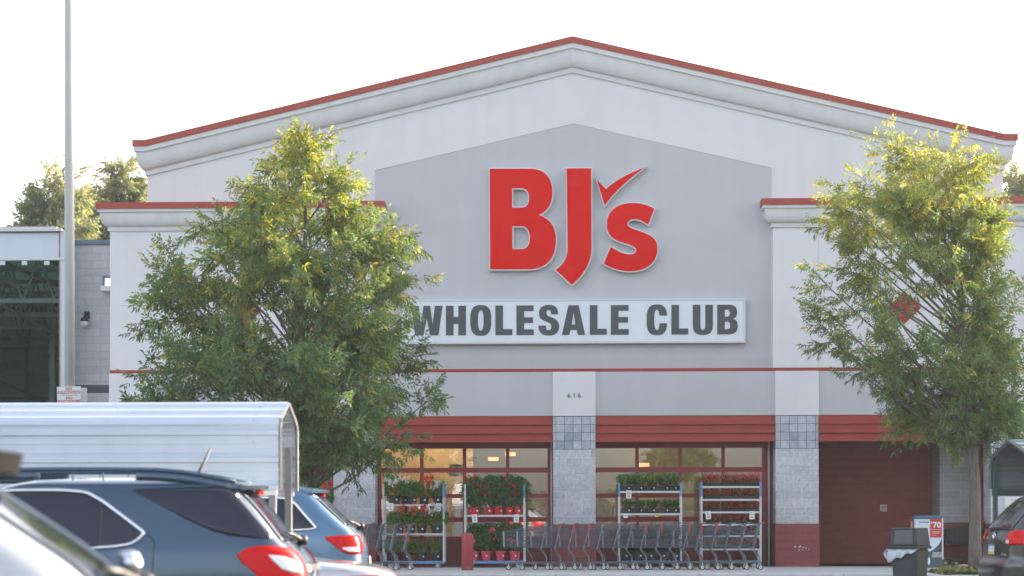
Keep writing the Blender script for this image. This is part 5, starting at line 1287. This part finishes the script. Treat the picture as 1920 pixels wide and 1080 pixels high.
for k, (zz, w0) in enumerate(((kh*.755, .22), (kh*.72, .2), (kh*.70, .21), (kh*.68, .19), (kh*.645, .13))):
    for q in range(int(w0/.022)): m.box(px0+.04+q*.022, px0+.04+q*.022+(.012 if (q*7+k) % 3 else .016), -.0195, -.0181, zz-.005, zz+.005)
m.build('fine_print', M['paper'], rp)
m = MB()
for k, zz in enumerate((kh*.30, kh*.272, kh*.244, kh*.216)):
    for q in range(10): m.box(kw-.25+q*.022, kw-.25+q*.022+(.017 if (q*5+k) % 4 else .011), -.006, -.003, zz-.009, zz+.009)
m.build('small_lettering', M['paper'], Kk)
m = MB()
for q in range(9): m.box(-kw+.13+q*.026, -kw+.13+q*.026+.019, -.016, -.0122, kh*.90-.014, kh*.90+(.022 if q in (0, 4) else .012))
m.build('blue_lettering', M['kioskblue'], Kk)
m = MB(); m.lathe([(.045, -.006), (.045, -.003)], (0, 0, 0), 20, 'y'); o = m.build('round_badge', M['paper'], Kk); o.location = (kw-.33, 0, kh*.13); o.scale = (.7, 1, 2)
m = MB(); m.box(-kw-.006, -kw-.002, .02, .52, kh*.67, kh*.965); sp_ = m.build('side_panel', M['red_plastic'], Kk)
text_mesh('price', '70', .19, M['paper'], sp_, (-kw-.0075, .25, kh*.845), .006, .001, rot=(math.pi/2, 0, -math.pi/2))
m = MB(); m.box(kw-.022, kw+.004, -.02, -.002, kh*.16, kh*.985); m.build('edge_strip', M['paper'], Kk)
# fire hose box in the alcove
p = at(1656.5, 952.5, 2.44)
Fb = empty('wall_box', (p.x, 2.445, p.z), 0, 'small pale square wall box with a red mark in the alcove', 'wall box')
m = MB(); m.box(-.085, .085, -.03, 0, -.085, .085); m.build('box', M['white_trim'], Fb, bev=.006)
m = MB(); m.box(-.055, .055, -.036, -.031, -.045, .05); m.box(-.07, .07, -.036, -.031, -.07, -.058); f_ = m.build('face_plate', M['concrete'], Fb)
m = MB(); m.prism([[(-.035, .015), (.035, .015), (.02, .05), (-.02, .05)]], -.040, -.0365); m.build('red_mark', M['red_plastic'], f_)
p = at(1899, 940, -.47)
Ws = empty('wall_notice', (p.x, -.447, p.z), 0, 'white notice with faint red print on the block pillar behind the van', 'sign')
m = MB(); m.box(-.19, .25, -.008, 0, -.11, .11); m.build('plate', M['paper'], Ws)
m = MB(); m.box(-.06, .1, -.0095, -.0081, .02, .03); m.box(-.05, .08, -.0095, -.0081, .045, .052); m.build('red_print', M['red_ink'], Ws)
# orange board coloured as a sunset reflection, and machine behind the glass
p0, p1 = at(1360, 905, 1.2), at(1432, 879, 1.2)
Bn = empty('reflection_board', ((p0.x+p1.x)/2, 1.2, p0.z), 0, 'orange board imitating a sunset reflection in the right hand window above the begonias', 'reflection_board')
m = MB(); m.box(-(p1.x-p0.x)/2, (p1.x-p0.x)/2, 0, .01, -1.6, p1.z-p0.z); m.build('sheet', M['orange'], Bn)

for (xa, ya, xb, yb, mt, nm, lb) in ((735, 905, 760, 885, 'yellow', 'display_card', 'yellow orange display card inside the leftmost window'), (843, 893, 872, 871, 'blacktrim', 'wall_screen', 'dark screen hanging inside the left window')):
    p0, p1 = at(xa, ya, 2.0), at(xb, yb, 2.0); hx, hz = (p1.x-p0.x)/2, p1.z-p0.z
    o = empty(nm, ((p0.x+p1.x)/2, 2.0, p0.z), 0, lb, 'display')
    m = MB(); m.box(-hx, hx, 0, .03, 0, hz); f_ = m.build('panel', M[mt], o)
    m = MB(); m.box(-hx*.8, hx*.8, -.004, -.001, hz*.55, hz*.85); m.box(-hx*.8, hx*.4, -.004, -.001, hz*.15, hz*.4); m.build('print', M['orange'] if mt == 'yellow' else M['slate'], f_)
# ------------------------------------------------------------------ hazy evening air
hz_ = MB(); hz_.box(-460, 460, -460, 460, -1.2, 24)
N = NT('haze'); N.t.nodes.remove(N.b)
pv = N.n('VolumePrincipled', Density=HAZE, Anisotropy=.2); pv.inputs['Color'].default_value = (.90, .95, 1, 1)
N.l(pv.outputs[0], N.out.inputs['Volume'])
structure('haze', hz_, N.m); ALLOBJ[-1]['kind'] = 'stuff'

q = at(1500, 1026, -.437)
rs = random.Random(2); m = MB()
for k in range(26):
    cx, cz, rr = q.x+rs.gauss(0, .09), q.z+rs.gauss(0, .03), rs.uniform(.006, .022)
    m.prism([[(cx+rr*rs.uniform(.6, 1.6)*math.cos(t), cz+rr*rs.uniform(.5, 1)*math.sin(t)) for t in np.linspace(0, 5.6, 8)]], -.438-.0001*k, -.43)
part('paint_chip_pattern', m, M['concrete'])
